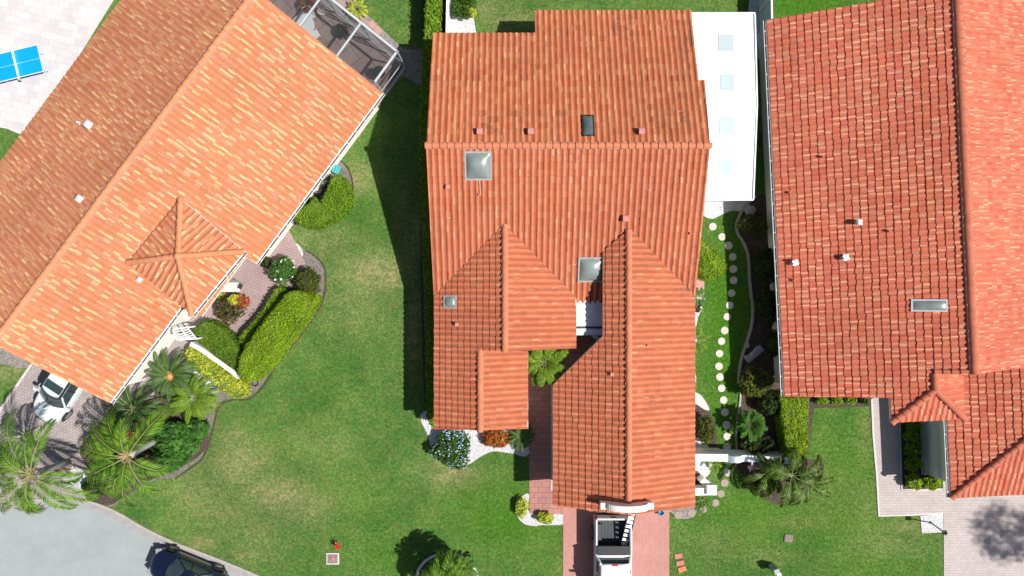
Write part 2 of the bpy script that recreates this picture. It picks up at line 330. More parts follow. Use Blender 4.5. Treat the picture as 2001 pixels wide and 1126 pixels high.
M['red'] = plain('red_plastic', (.55,.01,.02), .5, var=.05)
M['pinkd'] = plain('pink_plastic', (.60,.12,.16), .5, var=.05)
M['bluepot'] = plain('blue_glazed_pot', (.03,.22,.42), .2, var=.1, spec=.8)
M['brownpot'] = plain('brown_glazed_pot', (.16,.06,.04), .3, var=.2)
M['boulder'] = plain('pale_boulder', (.30,.30,.30), .9, var=.25, scale=5, bmp=.7, bscale=12)
M['iron'] = plain('black_iron', (.012,.012,.014), .45, var=.1)
M['gatewhite'] = plain('pale_gate_metal', (.62,.70,.74), .5, var=.04)
def screen():
    m, n, b = nmat('dark_insect_screen'); b.inputs['Base Color'].default_value = (.035,.038,.045, 1); b.inputs['Roughness'].default_value = .8
    t = n.nodes.new('ShaderNodeBsdfTransparent'); ms = n.nodes.new('ShaderNodeMixShader'); ms.inputs[0].default_value = .42
    n.links.new(t.outputs[0], ms.inputs[1]); n.links.new(b.outputs[0], ms.inputs[2]); n.links.new(ms.outputs[0], n.nodes['Material Output'].inputs['Surface']); return m
M['screen'] = screen()
def striped(name, a, c, scale):
    m, n, b = nmat(name); tc = n.nodes.new('ShaderNodeTexCoord'); sp = n.nodes.new('ShaderNodeSeparateXYZ'); n.links.new(tc.outputs['Object'], sp.inputs[0])
    f = math_(n, 'LESS_THAN', math_(n, 'FRACT', math_(n, 'MULTIPLY', sp.outputs[0], scale)), .5)
    n.links.new(mixc(n, f, a, c), b.inputs['Base Color']); b.inputs['Roughness'].default_value = .8; return m
M['stripe'] = striped('purple_white_cloth', (.75,.68,.78), (.25,.02,.18), 6)
# ------------------------------------------------------------------ ground
def lawn():
    xs = np.concatenate([[-900,-400,-160,-70,-45], np.arange(-34, 34.01, .2), [45,70,160,400,900]])
    ys = np.concatenate([[-900,-400,-160,-70,-40,-28], np.arange(-20, 18.01, .2), [26,40,70,160,400,900]])
    X, Y = np.meshgrid(xs, ys); nx, ny = len(xs), len(ys)
    Z = 0.012*np.sin(X*1.1+np.sin(Y*.7))*np.cos(Y*.9)*0
    dry = np.zeros_like(X); lush = np.zeros_like(X)
    for u, v, ru, rv, a in [(740,532,75,38,.95),(760,545,35,22,.9),(690,590,70,60,.35),(545,965,75,34,.85),(465,905,60,50,.7),(600,985,60,40,.6),(430,1000,70,40,.4),(450,850,30,18,.6),(880,925,48,24,.9),(862,900,16,16,.8),
        (600,985,60,30,.55),(390,965,60,40,.5),(395,1060,30,16,.8),(700,350,34,30,.75),(640,470,70,34,.4),(590,470,30,20,.5),(20,725,30,18,.8),(60,690,30,20,.5),(480,1085,40,16,.5),
        (1770,1030,45,14,.6),(1740,1060,70,25,.35),(905,570,12,60,.2),(815,460,24,60,.95),(812,640,18,90,.9),(790,400,14,50,.6),(818,330,10,60,.4),(1690,860,14,60,.35),(1560,1020,60,16,.35),(1610,960,60,60,.25),(1690,980,40,50,.3),(1000,40,60,18,.6),(950,20,50,24,.45),(1060,40,60,12,.4),
        (1820,1010,0,0,0),(720,545,90,60,.35),(620,870,60,40,.2),(700,130,50,50,.25),(1400,1060,60,30,.25),(360,930,50,30,.35),(1500,1090,50,20,.3),(500,1040,60,40,.35)]:
        if ru == 0: continue
        p = P(u, v); sx, sy = ru*H/F, rv*H/F
        dry = np.maximum(dry, a*np.exp(-(((X-p.x)/sx)**2+((Y-p.y)/sy)**2)))
    for u, v, ru, rv, a in [(1420,640,60,260,.9),(1000,1010,130,70,.75),(700,1010,80,90,.3),(1500,1000,170,90,.6),(1650,950,120,150,.6),(760,1090,70,40,.5),(650,960,60,40,.35),(700,420,50,60,.3),(1580,10,120,40,.9),(640,740,70,140,.15),(1720,1110,120,30,.4)]:
        p = P(u, v); sx, sy = ru*H/F, rv*H/F
        lush = np.maximum(lush, a*np.exp(-(((X-p.x)/sx)**2+((Y-p.y)/sy)**2)))
    me = bpy.data.meshes.new('lawn')
    vs = np.stack([X.ravel(), Y.ravel(), Z.ravel()], 1)
    i, j = np.meshgrid(np.arange(nx-1), np.arange(ny-1)); a = (j*nx+i).ravel()
    fs = np.stack([a, a+1, a+nx+1, a+nx], 1)
    me.from_pydata(vs.tolist(), [], fs.tolist())
    for nm, arr in (('dry', dry), ('lush', lush)):
        at = me.attributes.new(nm, 'FLOAT', 'POINT'); at.data.foreach_set('value', np.clip(arr, 0, 1).ravel().astype(np.float32))
    o = link('lawn', me, M['lawn']); return tag(o, kind='structure')
lawn()
EXCL = []   # outlines where no grass grows
def sheet(name, pts, mat, z, kind='structure', sm=0, th=.0, parent=None, **kw):
    """flat slab with its top at height z; pts in photo pixels at ground level"""
    if sm: pts = smooth_poly(pts, sm)
    EXCL.append([tuple(P(u, v))[:2] for u, v in pts])
    m = MB(); m.prism([tuple(P(u, v))[:2] for u, v in pts], z-.03-th, z); return m.build(name, mat, parent, kind=kind, **kw)
sheet('road', [(-400,1000),(-60,993),(40,988),(110,984),(168,990),(220,1010),(270,1039),(333,1069),(405,1098),(462,1121),(600,1178),(1000,1330),(2400,1500),(2400,2400),(-400,2400)], M['road'], .012)
# kerb: flat gutter strip and raised lip that follows the road edge
kl = [(-60,992),(30,986),(110,982),(170,987),(225,1008),(275,1037),(335,1066),(410,1095),(470,1119),(600,1172),(1000,1315)]
def strip(name, pts, wid, mat, z0, z1, kind=None, sm=6, closed=False, parent=None, bevel=0, **kw):
    q = smooth_poly(pts, sm, closed); W = [P(u, v) for u, v in q]; m = MB(); n = len(W); ring = []
    for i, p in enumerate(W):
        a = W[i-1] if (i > 0 or closed) else W[i]; b = W[(i+1) % n] if (i < n-1 or closed) else W[i]
        d = (b-a).normalized(); nn = Vector((-d.y, d.x, 0))*wid/2; k = i*4
        ring += [(p+nn).xy[:]+(z0,), (p-nn).xy[:]+(z0,), (p-nn*.85).xy[:]+(z1,), (p+nn*.85).xy[:]+(z1,)]
    fs = []
    for i in range(n if closed else n-1):
        a, b = i*4, ((i+1) % n)*4
        for k in range(4): fs.append((a+k, a+(k+1) % 4, b+(k+1) % 4, b+k))
    if not closed: fs += [(0,1,2,3), ((n-1)*4+3, (n-1)*4+2, (n-1)*4+1, (n-1)*4)]
    m.add(ring, fs); o = m.build(name, mat, parent, kind=kind, **kw)
    bm = bmesh.new(); bm.from_mesh(o.data); bmesh.ops.recalc_face_normals(bm, faces=bm.faces); bm.to_mesh(o.data); bm.free(); return o
strip('kerb', kl, .42, M['kerb'], -.02, .035, 'structure')
strip('kerb_lip', [(u+4, v-7) for u, v in kl], .14, M['curb'], -.02, .085, 'structure')
sheet('patio', [(-300,-300),(330,-300),(235,-20),(60,262),(38,262),(15,252),(-20,246),(-300,240)], M['patio_white'], .03)
sheet('driveway', [(62,708),(400,700),(330,770),(215,800),(152,880),(178,925),(165,985),(110,990),(40,997),(-80,1004),(-140,960),(5,790)], M['drive_left'], .028)
strip('driveway_edge', [(-20,830),(5,796),(62,712)], .14, M['edge_pale'], -.02, .04, 'structure', 1)
sheet('gravel_bed', [(-60,668),(-10,678),(25,690),(58,712),(40,720),(10,712),(-60,705)], M['gravel_g'], .02, sm=4)
sheet('courtyard', [(360,560),(430,470),(560,440),(600,520),(560,570),(470,690),(440,680),(380,640),(330,650)], M['court'], .03)
sheet('entry_walk', [(320,640),(385,590),(430,640),(372,690),(372,712),(350,705),(300,720)], M['drive_left'], .034)
sheet('planting_bed', [(545,500),(562,482),(590,487),(612,500),(630,520),(634,545),(628,585),(608,620),(575,665),(545,700),(520,740),(500,765),(480,777),(455,778),(425,790),(415,830),(395,890),(370,912),(340,932),(285,945),(220,990),(160,985),(150,900),(200,790),(300,700),(360,690),(450,690),(520,600)], M['mulch_g'], .016, sm=5)
strip('bed_edging', [(598,490),(616,501),(632,519),(637,545),(631,587),(611,623),(578,668),(548,703),(523,743),(503,769),(482,781),(455,782),(429,794),(418,832),(399,891),(374,914),(342,936)], .09, M['mulch'], -.02, .03, 'structure')
sheet('gravel_patch', [(545,478),(560,470),(585,480),(592,500),(570,505),(550,500)], M['gravel_w'], .026, sm=4)
sheet('gravel_patch', [(345,722),(375,712),(410,740),(428,765),(398,785),(380,800),(370,770),(352,750)], M['gravel_w'], .026, sm=4)
sheet('mulch_bed', [(160,985),(150,905),(175,850),(215,800),(300,740),(345,770),(400,820),(405,870),(370,905),(300,935),(220,985)], M['mulch'], .02, sm=4)
sheet('gravel_patch', [(128,918),(150,912),(175,935),(150,960),(125,950)], M['gravel_w'], .032, sm=4)
sheet('gravel_bed', [(655,318),(672,322),(684,345),(688,375),(680,405),(655,432),(620,446),(592,442),(575,438),(600,380)], M['mulch_g'], .018, sm=5)
strip('bed_edging', [(664,314),(680,328),(688,352),(690,378),(682,407),(657,435),(622,448),(594,444)], .08, M['mulch'], -.02, .035, 'structure')
# top: beds round the screened porch and the fence line
sheet('mulch_bed', [(640,-60),(690,0),(735,45),(790,95),(828,100),(828,170),(790,150),(760,180),(735,215),(700,270),(690,260),(735,190),(770,110),(640,0)], M['gravel_g'], .018, sm=3)
sheet('mulch_bed', [(862,-80),(826,-80),(826,100),(820,300),(822,560),(828,760),(836,850),(862,850),(880,560),(880,60)], M['mulch'], .014)
sheet('gravel_bed', [(870,-60),(935,-60),(925,30),(932,75),(1000,80),(1000,110),(870,110)], M['gravel_w'], .02)
sheet('gravel_bed', [(1468,-60),(1488,-60),(1490,60),(1500,60),(1480,120),(1440,120),(1440,60),(1462,25)], M['gravel_w'], .02)
sheet('lanai_floor', [(440,-100),(650,-60),(700,20),(795,128),(738,200),(690,180),(560,60)], M['lanai'], .03)
# middle house
sheet('driveway', [(1101,940),(1308,940),(1307,1300),(1099,1300)], M['drive_mid'], .03)
sheet('walkway', [(1030,590),(1182,590),(1182,760),(1110,800),(1110,1000),(1101,1004),(1035,1004)], M['walk_mid'], .026)
sheet('gravel_strip', [(1073,752),(1076,744),(1168,656),(1182,664),(1092,752)], M['gravel_g'], .034)
sheet('gravel_strip', [(1077,750),(1092,750),(1092,962),(1077,958)], M['gravel_w'], .034)
sheet('gravel_bed', [(835,800),(1034,800),(1034,886),(1000,886),(965,882),(940,892),(915,908),(890,912),(862,900),(846,880),(838,855)], M['gravel_w'], .02, sm=4)
sheet('gravel_bed', [(1034,966),(1036,1003),(1101,1005),(1101,1024),(1060,1026),(1030,1026),(1016,1014),(1008,990),(1018,972)], M['gravel_w'], .022, sm=4)
strip('garden_kerb', [(1020,970),(1008,985),(1012,1008),(1026,1022),(1050,1027)], .08, M['edge_pale'], -.02, .05, 'structure')
# side garden
sheet('side_lawn_bed', [(1463,380),(1446,418),(1438,440),(1440,458),(1452,477),(1461,502),(1463,540),(1466,572),(1470,602),(1468,632),(1460,662),(1450,692),(1444,722),(1444,780),(1441,820),(1438,850),(1440,885),(1500,890),(1532,890),(1580,780),(1560,380)], M['mulch'], .016)
strip('garden_kerb', [(1464,390),(1449,414),(1440,436),(1441,456),(1453,476),(1462,502),(1464,540),(1467,572),(1471,602),(1469,632),(1461,662),(1451,692),(1445,722),(1443,750)], .15, M['curb'], -.02, .09, 'structure')
strip('garden_kerb', [(1447,768),(1445,790),(1441,822),(1438,850),(1440,880)], .12, M['curb'], -.02, .09, 'structure')
sheet('concrete_pad', [(1340,380),(1470,380),(1466,395),(1450,412),(1430,412),(1408,421),(1392,428),(1378,424),(1366,415),(1340,410)], M['gravel_w'], .022, sm=4)
sheet('garden_path', [(1340,520),(1376,520),(1376,575),(1340,575)], M['pinkpad'], .03)
sheet('gravel_bed', [(1340,575),(1376,575),(1373,600),(1364,620),(1360,645),(1362,665),(1357,690),(1357,720),(1360,745),(1340,750)], M['gravel_w'], .022, sm=3)
sheet('garden_kerb', [(1340,765),(1362,768),(1374,778),(1386,800),(1376,800),(1360,790),(1340,790)], M['edge_pale'], .05, sm=3)
sheet('planting_bed', [(1340,785),(1368,788),(1385,805),(1398,830),(1400,870),(1390,884),(1340,884)], M['mulch'], .03, sm=3)
sheet('gravel_patch', [(1340,862),(1375,864),(1386,878),(1380,886),(1340,886)], M['gravel_w'], .045, sm=2)
sheet('gravel_bed', [(1340,896),(1388,898),(1390,912),(1383,930),(1360,940),(1340,940)], M['gravel_w'], .03, sm=3)
sheet('gravel_strip', [(1300,990),(1358,990),(1356,1010),(1330,1014),(1312,1002)], M['gravel_g'], .02, sm=2)
sheet('planting_bed', [(1440,896),(1600,900),(1590,950),(1530,985),(1500,978),(1470,948),(1450,925)], M['mulch'], .018, sm=4)
# right house paths
sheet('walkway', [(1704,778),(1750,770),(1758,830),(1762,956),(1850,956),(1850,1003),(1718,1010),(1713,930),(1706,850)], M['drive_right'], .028)
strip('path_edge', [(1703,780),(1706,850),(1713,930),(1717,1008),(1780,1006),(1842,1002)], .12, M['edge_pale'], -.02, .045, 'structure', 1)
sheet('driveway', [(1842,940),(2500,940),(2500,1400),(1842,1400),(1846,1200),(1844,1126),(1844,1010)], M['drive_right'], .024)
sheet('gravel_patch', [(1798,1008),(1843,1003),(1843,1040),(1801,1042)], M['gravel_w'], .03)
sheet('planting_bed', [(1755,820),(1812,820),(1812,958),(1760,958)], M['mulch'], .034)
strip('path_edge', [(1757,810),(1759,880),(1761,956),(1800,957),(1840,955)], .09, M['edge_pale'], -.02, .07, 'structure', 1)
sheet('stoop', [(1796,815),(1822,815),(1824,928),(1799,928)], M['stoopc'], .10)
sheet('planting_bed', [(1530,770),(1704,770),(1704,794),(1590,798),(1580,885),(1530,888)], M['mulch'], .018)
# ------------------------------------------------------------------ roofs
class Plane:
    """roof plane through an eave point, falling along 'down' with the given pitch"""
    def __init__(s, ox, oy, dx, dy, z0, pitch=.4):
        l = math.hypot(dx, dy); s.o = (ox, oy); s.d = (dx/l, dy/l); s.z0 = z0; s.p = pitch
        s.a = -pitch*s.d[0]; s.b = -pitch*s.d[1]; s.c = z0 - s.a*ox - s.b*oy
    def z(s, x, y): return s.a*x + s.b*y + s.c
    def hit(s, u, v):
        U, V = u-1000.5, 563-v; z = (H*(s.a*U+s.b*V)/F + s.c)/(1+(s.a*U+s.b*V)/F); k = (H-z)/F
        return Vector((U*k, V*k, z))
def clip_poly(pts, poly):
    """Sutherland-Hodgman: pts (k,n) first two columns xy, poly convex ccw"""
    out = pts
    for i in range(len(poly)):
        if not out: return out
        ax, ay = poly[i]; bx, by = poly[(i+1) % len(poly)]; ex, ey = bx-ax, by-ay; res = []
        f = [ex*(p[1]-ay)-ey*(p[0]-ax) for p in out]
        for k in range(len(out)):
            p, q, fp, fq = out[k], out[(k+1) % len(out)], f[k], f[(k+1) % len(out)]
            if fp >= 0: res.append(p)
            if (fp >= 0) != (fq >= 0):
                t = fp/(fp-fq); res.append(tuple(p[m]+(q[m]-p[m])*t for m in range(len(p))))
        out = res
    return out
def ccw(p):
    a = sum(p[i][0]*p[(i+1) % len(p)][1]-p[(i+1) % len(p)][0]*p[i][1] for i in range(len(p)))
    return p if a > 0 else p[::-1]
def tiles(name, parent, pl, pieces, mat, roll=.30, course=.325, amp=.062, step=.045, lift=.02, seed=1, jit=.012, barrel=.62, world=False, v0=0.0):
    rs = np.random.default_rng(seed); dx, dy = pl.d; ax, ay = -dy, dx
    V, UV, Fc = [], [], []; NS = 8
    def prof(f):
        return math.sin(math.pi*f/barrel)**.75 if 0 < f < barrel else -.12*math.sin(math.pi*(f-barrel)/(1-barrel)) if f > barrel else 0
    pf = [prof(j/NS) for j in range(NS+1)]
    dk = MB()
    for pc in pieces:
        W = [tuple(p) if world else tuple(pl.hit(*p))[:2] for p in pc]
        L = ccw([((x-pl.o[0])*ax+(y-pl.o[1])*ay, (x-pl.o[0])*dx+(y-pl.o[1])*dy+v0) for x, y in W])
        u0, u1 = min(p[0] for p in L), max(p[0] for p in L); w0, w1 = min(p[1] for p in L), max(p[1] for p in L)
        edges = [(L[i], L[(i+1) % len(L)]) for i in range(len(L))]
        for k in range(math.floor(w0/course), math.ceil(w1/course)):
            for i in range(math.floor(u0/roll), math.ceil(u1/roll)):
                ua, ub, va, vb = i*roll, (i+1)*roll, k*course, (k+1)*course
                jb = vb + rs.normal(0, jit); ja = va - .02; jz = rs.normal(0, .004); ju = rs.normal(0, .004)
                cs = [(ua, ja), (ub, ja), (ub, jb), (ua, jb)]; inside = True; outside = False
                for (a, b) in edges:
                    ff = [(b[0]-a[0])*(c[1]-a[1])-(b[1]-a[1])*(c[0]-a[0]) for c in cs]
                    if max(ff) <= 0: outside = True; break
                    if min(ff) < 0: inside = False
                if outside: continue
                rowt, rowb, rowd = [], [], []
                for j in range(NS+1):
                    u = ua+roll*j/NS+ju; f = .01+.98*j/NS; h = amp*pf[j]+lift+jz
                    rowt.append((u, ja, h, i+f, k+.02)); rowb.append((u, jb, h+step, i+f, k+.98)); rowd.append((u, jb, h-.03, i+f, k+.98))
                def put(vs):
                    n0 = len(V)
                    for (u, v, h, a_, b_) in vs:
                        x = pl.o[0]+ax*u+dx*(v-v0); y = pl.o[1]+ay*u+dy*(v-v0)
                        V.append((x, y, pl.z(x, y)+h)); UV.append((a_, b_))
                    return n0
                if inside:
                    n0 = put(rowt+rowb); m = NS+1
                    Fc += [(n0+j, n0+m+j, n0+m+j+1, n0+j+1) for j in range(NS)]
                    n0 = put(rowb+rowd)
                    Fc += [(n0+j, n0+m+j, n0+m+j+1, n0+j+1) for j in range(NS)]
                else:
                    for A, B in ((rowt, rowb), (rowb, rowd)):
                        for j in range(NS):
                            if A is rowb:
                                q = [A[j], A[j+1]]; ok = all(all((b[0]-a[0])*(c[1]-a[1])-(b[1]-a[1])*(c[0]-a[0]) >= 0 for a, b in edges) for c in q)
                                if ok: n0 = put([A[j], B[j], B[j+1], A[j+1]]); Fc.append((n0, n0+1, n0+2, n0+3))
                                continue
                            q = clip_poly([A[j], A[j+1], B[j+1], B[j]], L)
                            if len(q) >= 3:
                                n0 = put(q); Fc.append(tuple(range(n0+len(q)-1, n0-1, -1)))
        dk.prism(W, lambda x, y: pl.z(x, y)-.15, lambda x, y: pl.z(x, y)+.004)
    me = bpy.data.meshes.new(name); me.from_pydata(V, [], Fc); me.update()
    ul = me.uv_layers.new(name='UVMap'); li = np.empty(len(me.loops), np.int32); me.loops.foreach_get('vertex_index', li)
    ul.data.foreach_set('uv', np.array(UV, np.float32)[li].ravel())
    o = link(name, me, mat, parent, True)
    # orientation: every face must look up
    bm = bmesh.new(); bm.from_mesh(me)
    fl = [f for f in bm.faces if f.normal.z < -.05]; bmesh.ops.reverse_faces(bm, faces=fl); bm.to_mesh(me); bm.free()
    dk.build('eave_board', M['board'], parent)
    return o
def caps(name, parent, a, b, mat, r=.15, seg=.36, lift=.02, mortar=True, seed=3, taper=.03):
    """a row of overlapping barrel cap tiles from a (low/first) to b"""
    rs = random.Random(seed); a, b = Vector(a), Vector(b); L = (b-a).length; n = max(1, round(L/seg)); d = (b-a)/n; dn = d.normalized()
    x = dn.cross(Vector((0, 0, 1))).normalized(); up = x.cross(dn); m = MB(); K = 10
    for i in range(n):
        p = a+d*i; q = a+d*(i+1)+dn*.04; jt = rs.uniform(-.008, .008); r0, r1 = r+taper*.5, r-taper*.5
        vs = []
        for c, rr, h in ((p, r0, lift+.03), (q, r1, lift)):
            for k in range(K+1):
                t = math.pi*(k/K)*1.12-.06*math.pi; vs.append(c + x*(math.cos(t)*rr+jt) + up*(math.sin(t)*rr*.85+h))
        nn = K+1; fs = [(k, k+1, nn+k+1, nn+k) for k in range(K)]
        vs.append(p+up*(lift-.02)); fs += [(k+1, k, 2*nn) for k in range(K)]
        m.add(vs, fs)
    o = m.build(name, mat, parent, smooth=True)
    bm = bmesh.new(); bm.from_mesh(o.data); bmesh.ops.recalc_face_normals(bm, faces=bm.faces); bm.to_mesh(o.data); bm.free()
    es = o.modifiers.new('e', 'EDGE_SPLIT'); es.split_angle = math.radians(50)
    if mortar:
        mb = MB(); mb.bar(a+up*.005+dn*.02, b+up*.005, r*2.15, .09); mb.build('ridge_mortar', M['mortar'], parent)
    return o
def gutter(parent, a, b, mat=None, w_=.14, side=1, n=None):
    """open metal gutter along an eave with hangers; a, b world points of the eave edge"""
    a, b = Vector(a), Vector(b); d = (b-a).normalized(); s = Vector((d.y, -d.x, 0))*side; m = MB(); z = Vector((0, 0, 1))
    pr = [(0.0, .0), (0.0, -.12), (w_-.02, -.12), (w_, .01), (w_-.018, .01), (w_-.03, -.10), (.015, -.10), (.015, 0)]
    vs = [c + s*x + z*(y-.03) for c in (a, b) for x, y in pr]; k = len(pr)
    m.add(vs, [(i, (i+1) % k, k+(i+1) % k, k+i) for i in range(k)] + [tuple(range(k)), tuple(range(2*k-1, k-1, -1))])
    L = (b-a).length; n = int(L/.75)
    for i in range(n):
        c = a+d*(.3+i*.75); m.bar(c-s*.05+z*.0, c+s*w_-z*.012, .03, .012)
    o = m.build('gutter', mat or M['white'], parent)
    bm = bmesh.new(); bm.from_mesh(o.data); bmesh.ops.recalc_face_normals(bm, faces=bm.faces); bm.to_mesh(o.data); bm.free()
    mi = MB(); mi.bar(a+s*(w_/2)-z*.115, b+s*(w_/2)-z*.115, w_-.05, .012); mi.build('gutter_debris', M['dirtgutter'], o)
    return o
def gable_walls(parent, c, d, hl, hw, zw, pitch, mat, apex=True):
    """closed wall block: centre c, long axis d (ridge direction), gable tops"""
    d = Vector((d[0], d[1], 0)).normalized(); s = Vector((-d.y, d.x, 0)); c = Vector((c[0], c[1], 0)); m = MB(); vs = []
    za = zw+pitch*hw if apex else zw
    for e in (-1, 1):
        q = c+d*hl*e
        vs += [q-s*hw, q+s*hw, q+s*hw+Vector((0,0,zw)), q+Vector((0,0,za)), q-s*hw+Vector((0,0,zw))]
    m.add(vs, [(0,1,2,3,4), (9,8,7,6,5), (0,5,6,1), (1,6,7,2), (2,7,8,3), (3,8,9,4), (4,9,5,0)])
    o = m.build('wall', mat, parent)
    bm = bmesh.new(); bm.from_mesh(o.data); bmesh.ops.recalc_face_normals(bm, faces=bm.faces); bm.to_mesh(o.data); bm.free(); return o
def window(parent, c, nrm, w_=1.4, h_=1.2):
    """window set on a wall: c centre on the wall face, nrm outward direction"""
    nv = Vector((nrm[0], nrm[1], 0)).normalized(); s = Vector((-nv.y, nv.x, 0)); c = Vector(c); z = Vector((0,0,1)); m = MB()
    for k in (-1, 1):
        m.bar(c+s*k*w_/2-z*(h_/2+.035)+nv*.03, c+s*k*w_/2+z*(h_/2+.035)+nv*.03, .07, .07)
        m.bar(c-s*(w_/2-.035)+z*k*h_/2+nv*.03, c+s*(w_/2-.035)+z*k*h_/2+nv*.03, .07, .07)
    m.bar(c-z*(h_/2-.035)+nv*.03, c+z*(h_/2-.035)+nv*.03, .04, .04)
    f = m.build('window', M['white'], parent)
    g = MB(); g.add([c+s*(a*w_/2)+z*(b*h_/2)+nv*.012 for a, b in ((-1,-1),(1,-1),(1,1),(-1,1))], [(0,1,2,3)]); g.build('pane', M['glass'], f); return f
def skylight(parent, pl, u0, v0, u1, v1, dome, frame, lift=.12, rz=None, edge=.08, bulge=.26):
    """domed skylight parallel to its roof plane; px rectangle"""
    c = pl.hit((u0+u1)/2, (v0+v1)/2); s = (H-c.z-lift)/F; w_, l_ = (u1-u0)*s, (v1-v0)*s
    x = Vector((1, 0, pl.a)); y = Vector((0, 1, pl.b)); up = Vector((-pl.a, -pl.b, 1)).normalized()
    if rz: x, y = x*math.cos(rz)+y*math.sin(rz), y*math.cos(rz)-x*math.sin(rz)
    m = MB(); C = c
    def P3(a, b, h): return C + x*(a*w_/2) + y*(b*l_/2) + up*h
    ex, ey = 1-2*edge/w_, 1-2*edge/l_
    o4 = ((-1,-1),(1,-1),(1,1),(-1,1))
    vs = [P3(a, b, 0) for a, b in o4]+[P3(a, b, lift) for a, b in o4]+[P3(a*ex, b*ey, lift) for a, b in o4]+[P3(a*ex, b*ey, lift-.03) for a, b in o4]
    fs = []
    for k in range(3): fs += [(k*4+i, k*4+(i+1) % 4, k*4+4+(i+1) % 4, k*4+4+i) for i in range(4)]
    m.add(vs, fs); o = m.build('skylight', frame, parent)
    g = MB(); n = 12; gv = []
    for j in range(n+1):
        for i in range(n+1):
            a, b = -1+2*i/n, -1+2*j/n; hh = bulge*(1-abs(a)**2.2)**.7*(1-abs(b)**2.2)**.7
            gv.append(P3(a*ex, b*ey, lift-.02+hh))
    g.add(gv, [(j*(n+1)+i, j*(n+1)+i+1, (j+1)*(n+1)+i+1, (j+1)*(n+1)+i) for j in range(n) for i in range(n)])
    g.build('dome', dome, o, smooth=True); return o
def vent_box(parent, pl, u, v, size, mat, h=.32, name='roof_vent', rz=0):
    c = pl.hit(u, v); m = MB(); s = size
    m.box((c.x, c.y, c.z+h/2-.05), (s*.7, s*.7, h+.1), rz)
    # rounded hood
    n = 8; vs = []; R = Matrix.Rotation(rz, 3, 'Z')
    for e in (-1, 1):
        for k in range(n+1):
            t = math.pi*k/n; vs.append(Vector((c.x, c.y, c.z+h)) + R @ Vector((e*s*.5, math.cos(t)*s*.58, math.sin(t)*s*.28)))
    fs = [(k, k+1, n+1+k+1, n+1+k) for k in range(n)] + [tuple(range(n, -1, -1)), tuple(range(n+1, 2*n+2)), (0, n+1, 2*n+1, n)]
    m.add(vs, fs); return m.build(name, mat, parent)
def vent_pipe(parent, pl, u, v, r, mat, h=.3, cap=True, name='vent_pipe'):
    c = pl.hit(u, v); m = MB(); pr = [(r*1.6, 0.0), (r*1.5, .05), (r, .06), (r, h)]
    if cap: pr += [(r*1.7, h+.01), (r*1.7, h+.05), (r*.4, h+.12)]
    m.lathe(c, pr, 14); return m.build(name, mat, parent)
def turbine(parent, pl, u, v):
    c = pl.hit(u, v); m = MB(); m.lathe(c, [(.16, -.02), (.14, .06), (.09, .08), (.09, .25)], 14)
    for k in range(2): m.box((c.x, c.y, c.z+.30), (.34, .12, .05), math.pi/4+k*math.pi/2+.3)
    m.lathe(c+Vector((0,0,.24)), [(.13, 0), (.15, .05), (.08, .10)], 14); return m.build('roof_vent', M['greyvent'], parent)

M['skyseam'] = plain('aged_panel_seam', (.58,.60,.60), .6, var=.15, scale=3)
# ================================================================== MIDDLE HOUSE
ZE = 2.8
hm = empty('house', P(1105, 560), label='middle tiled house with two front gables, a square skylight and an arched white garage parapet', cat='house')
yS = P(0, 580, ZE).y; xL = P(848, 0, ZE).x; x1 = P(1126, 0, ZE).x; x2 = P(1080, 0, ZE).x; x3 = P(1358, 0, ZE).x; x4 = P(1032, 0, ZE).x
S_ = Plane(0, yS, 0, -1, ZE); yR = P(0, 285, 5.68).y; zR = S_.z(0, yR); N_ = Plane(0, yR, 0, 1, zR)
LW = Plane(xL, 0, -1, 0, ZE); L1E = Plane(x1, 0, 1, 0, ZE); L2E = Plane(x4, 0, 1, 0, ZE); GW = Plane(x2, 0, -1, 0, ZE); GE = Plane(x3, 0, 1, 0, ZE)
def inv(p): hm.location
for o_ in (hm,): pass
base = hm.location.copy()
def at_house(root):
    """parent without moving: geometry is in world coordinates"""
    root.location = (0, 0, 0)
at_house(hm)
T = M['tile_mid']
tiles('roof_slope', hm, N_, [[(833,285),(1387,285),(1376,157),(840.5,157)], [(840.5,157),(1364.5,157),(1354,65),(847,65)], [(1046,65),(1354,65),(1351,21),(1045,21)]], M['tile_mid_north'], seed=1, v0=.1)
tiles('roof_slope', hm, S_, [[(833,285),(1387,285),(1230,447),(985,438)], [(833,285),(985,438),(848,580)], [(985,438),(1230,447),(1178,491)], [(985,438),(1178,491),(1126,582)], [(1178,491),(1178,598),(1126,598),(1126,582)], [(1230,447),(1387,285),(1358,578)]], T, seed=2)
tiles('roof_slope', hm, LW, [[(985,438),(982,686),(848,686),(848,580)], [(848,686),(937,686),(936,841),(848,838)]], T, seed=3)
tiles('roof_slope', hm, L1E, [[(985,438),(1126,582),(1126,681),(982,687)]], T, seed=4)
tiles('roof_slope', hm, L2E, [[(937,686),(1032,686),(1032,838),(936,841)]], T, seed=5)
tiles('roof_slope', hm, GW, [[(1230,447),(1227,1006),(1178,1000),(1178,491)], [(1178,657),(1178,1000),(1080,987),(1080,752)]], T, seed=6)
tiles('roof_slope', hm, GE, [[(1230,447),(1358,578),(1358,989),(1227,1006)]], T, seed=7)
def rp(pl, u, v, dz=0): p = pl.hit(u, v); p.z += dz; return p
caps('ridge_cap', hm, Vector((P(833,285,zR).x-.05, yR, zR)), Vector((P(1387,285,zR).x+.05, yR, zR)), M['cap_mid'], r=.15)
zr1 = LW.z((xL+x1)/2, 0); xr1 = (xL+x1)/2
caps('ridge_cap', hm, (xr1, P(0,688,zr1).y, zr1), (xr1, P(0,440,zr1).y, zr1), M['cap_mid'], r=.15)
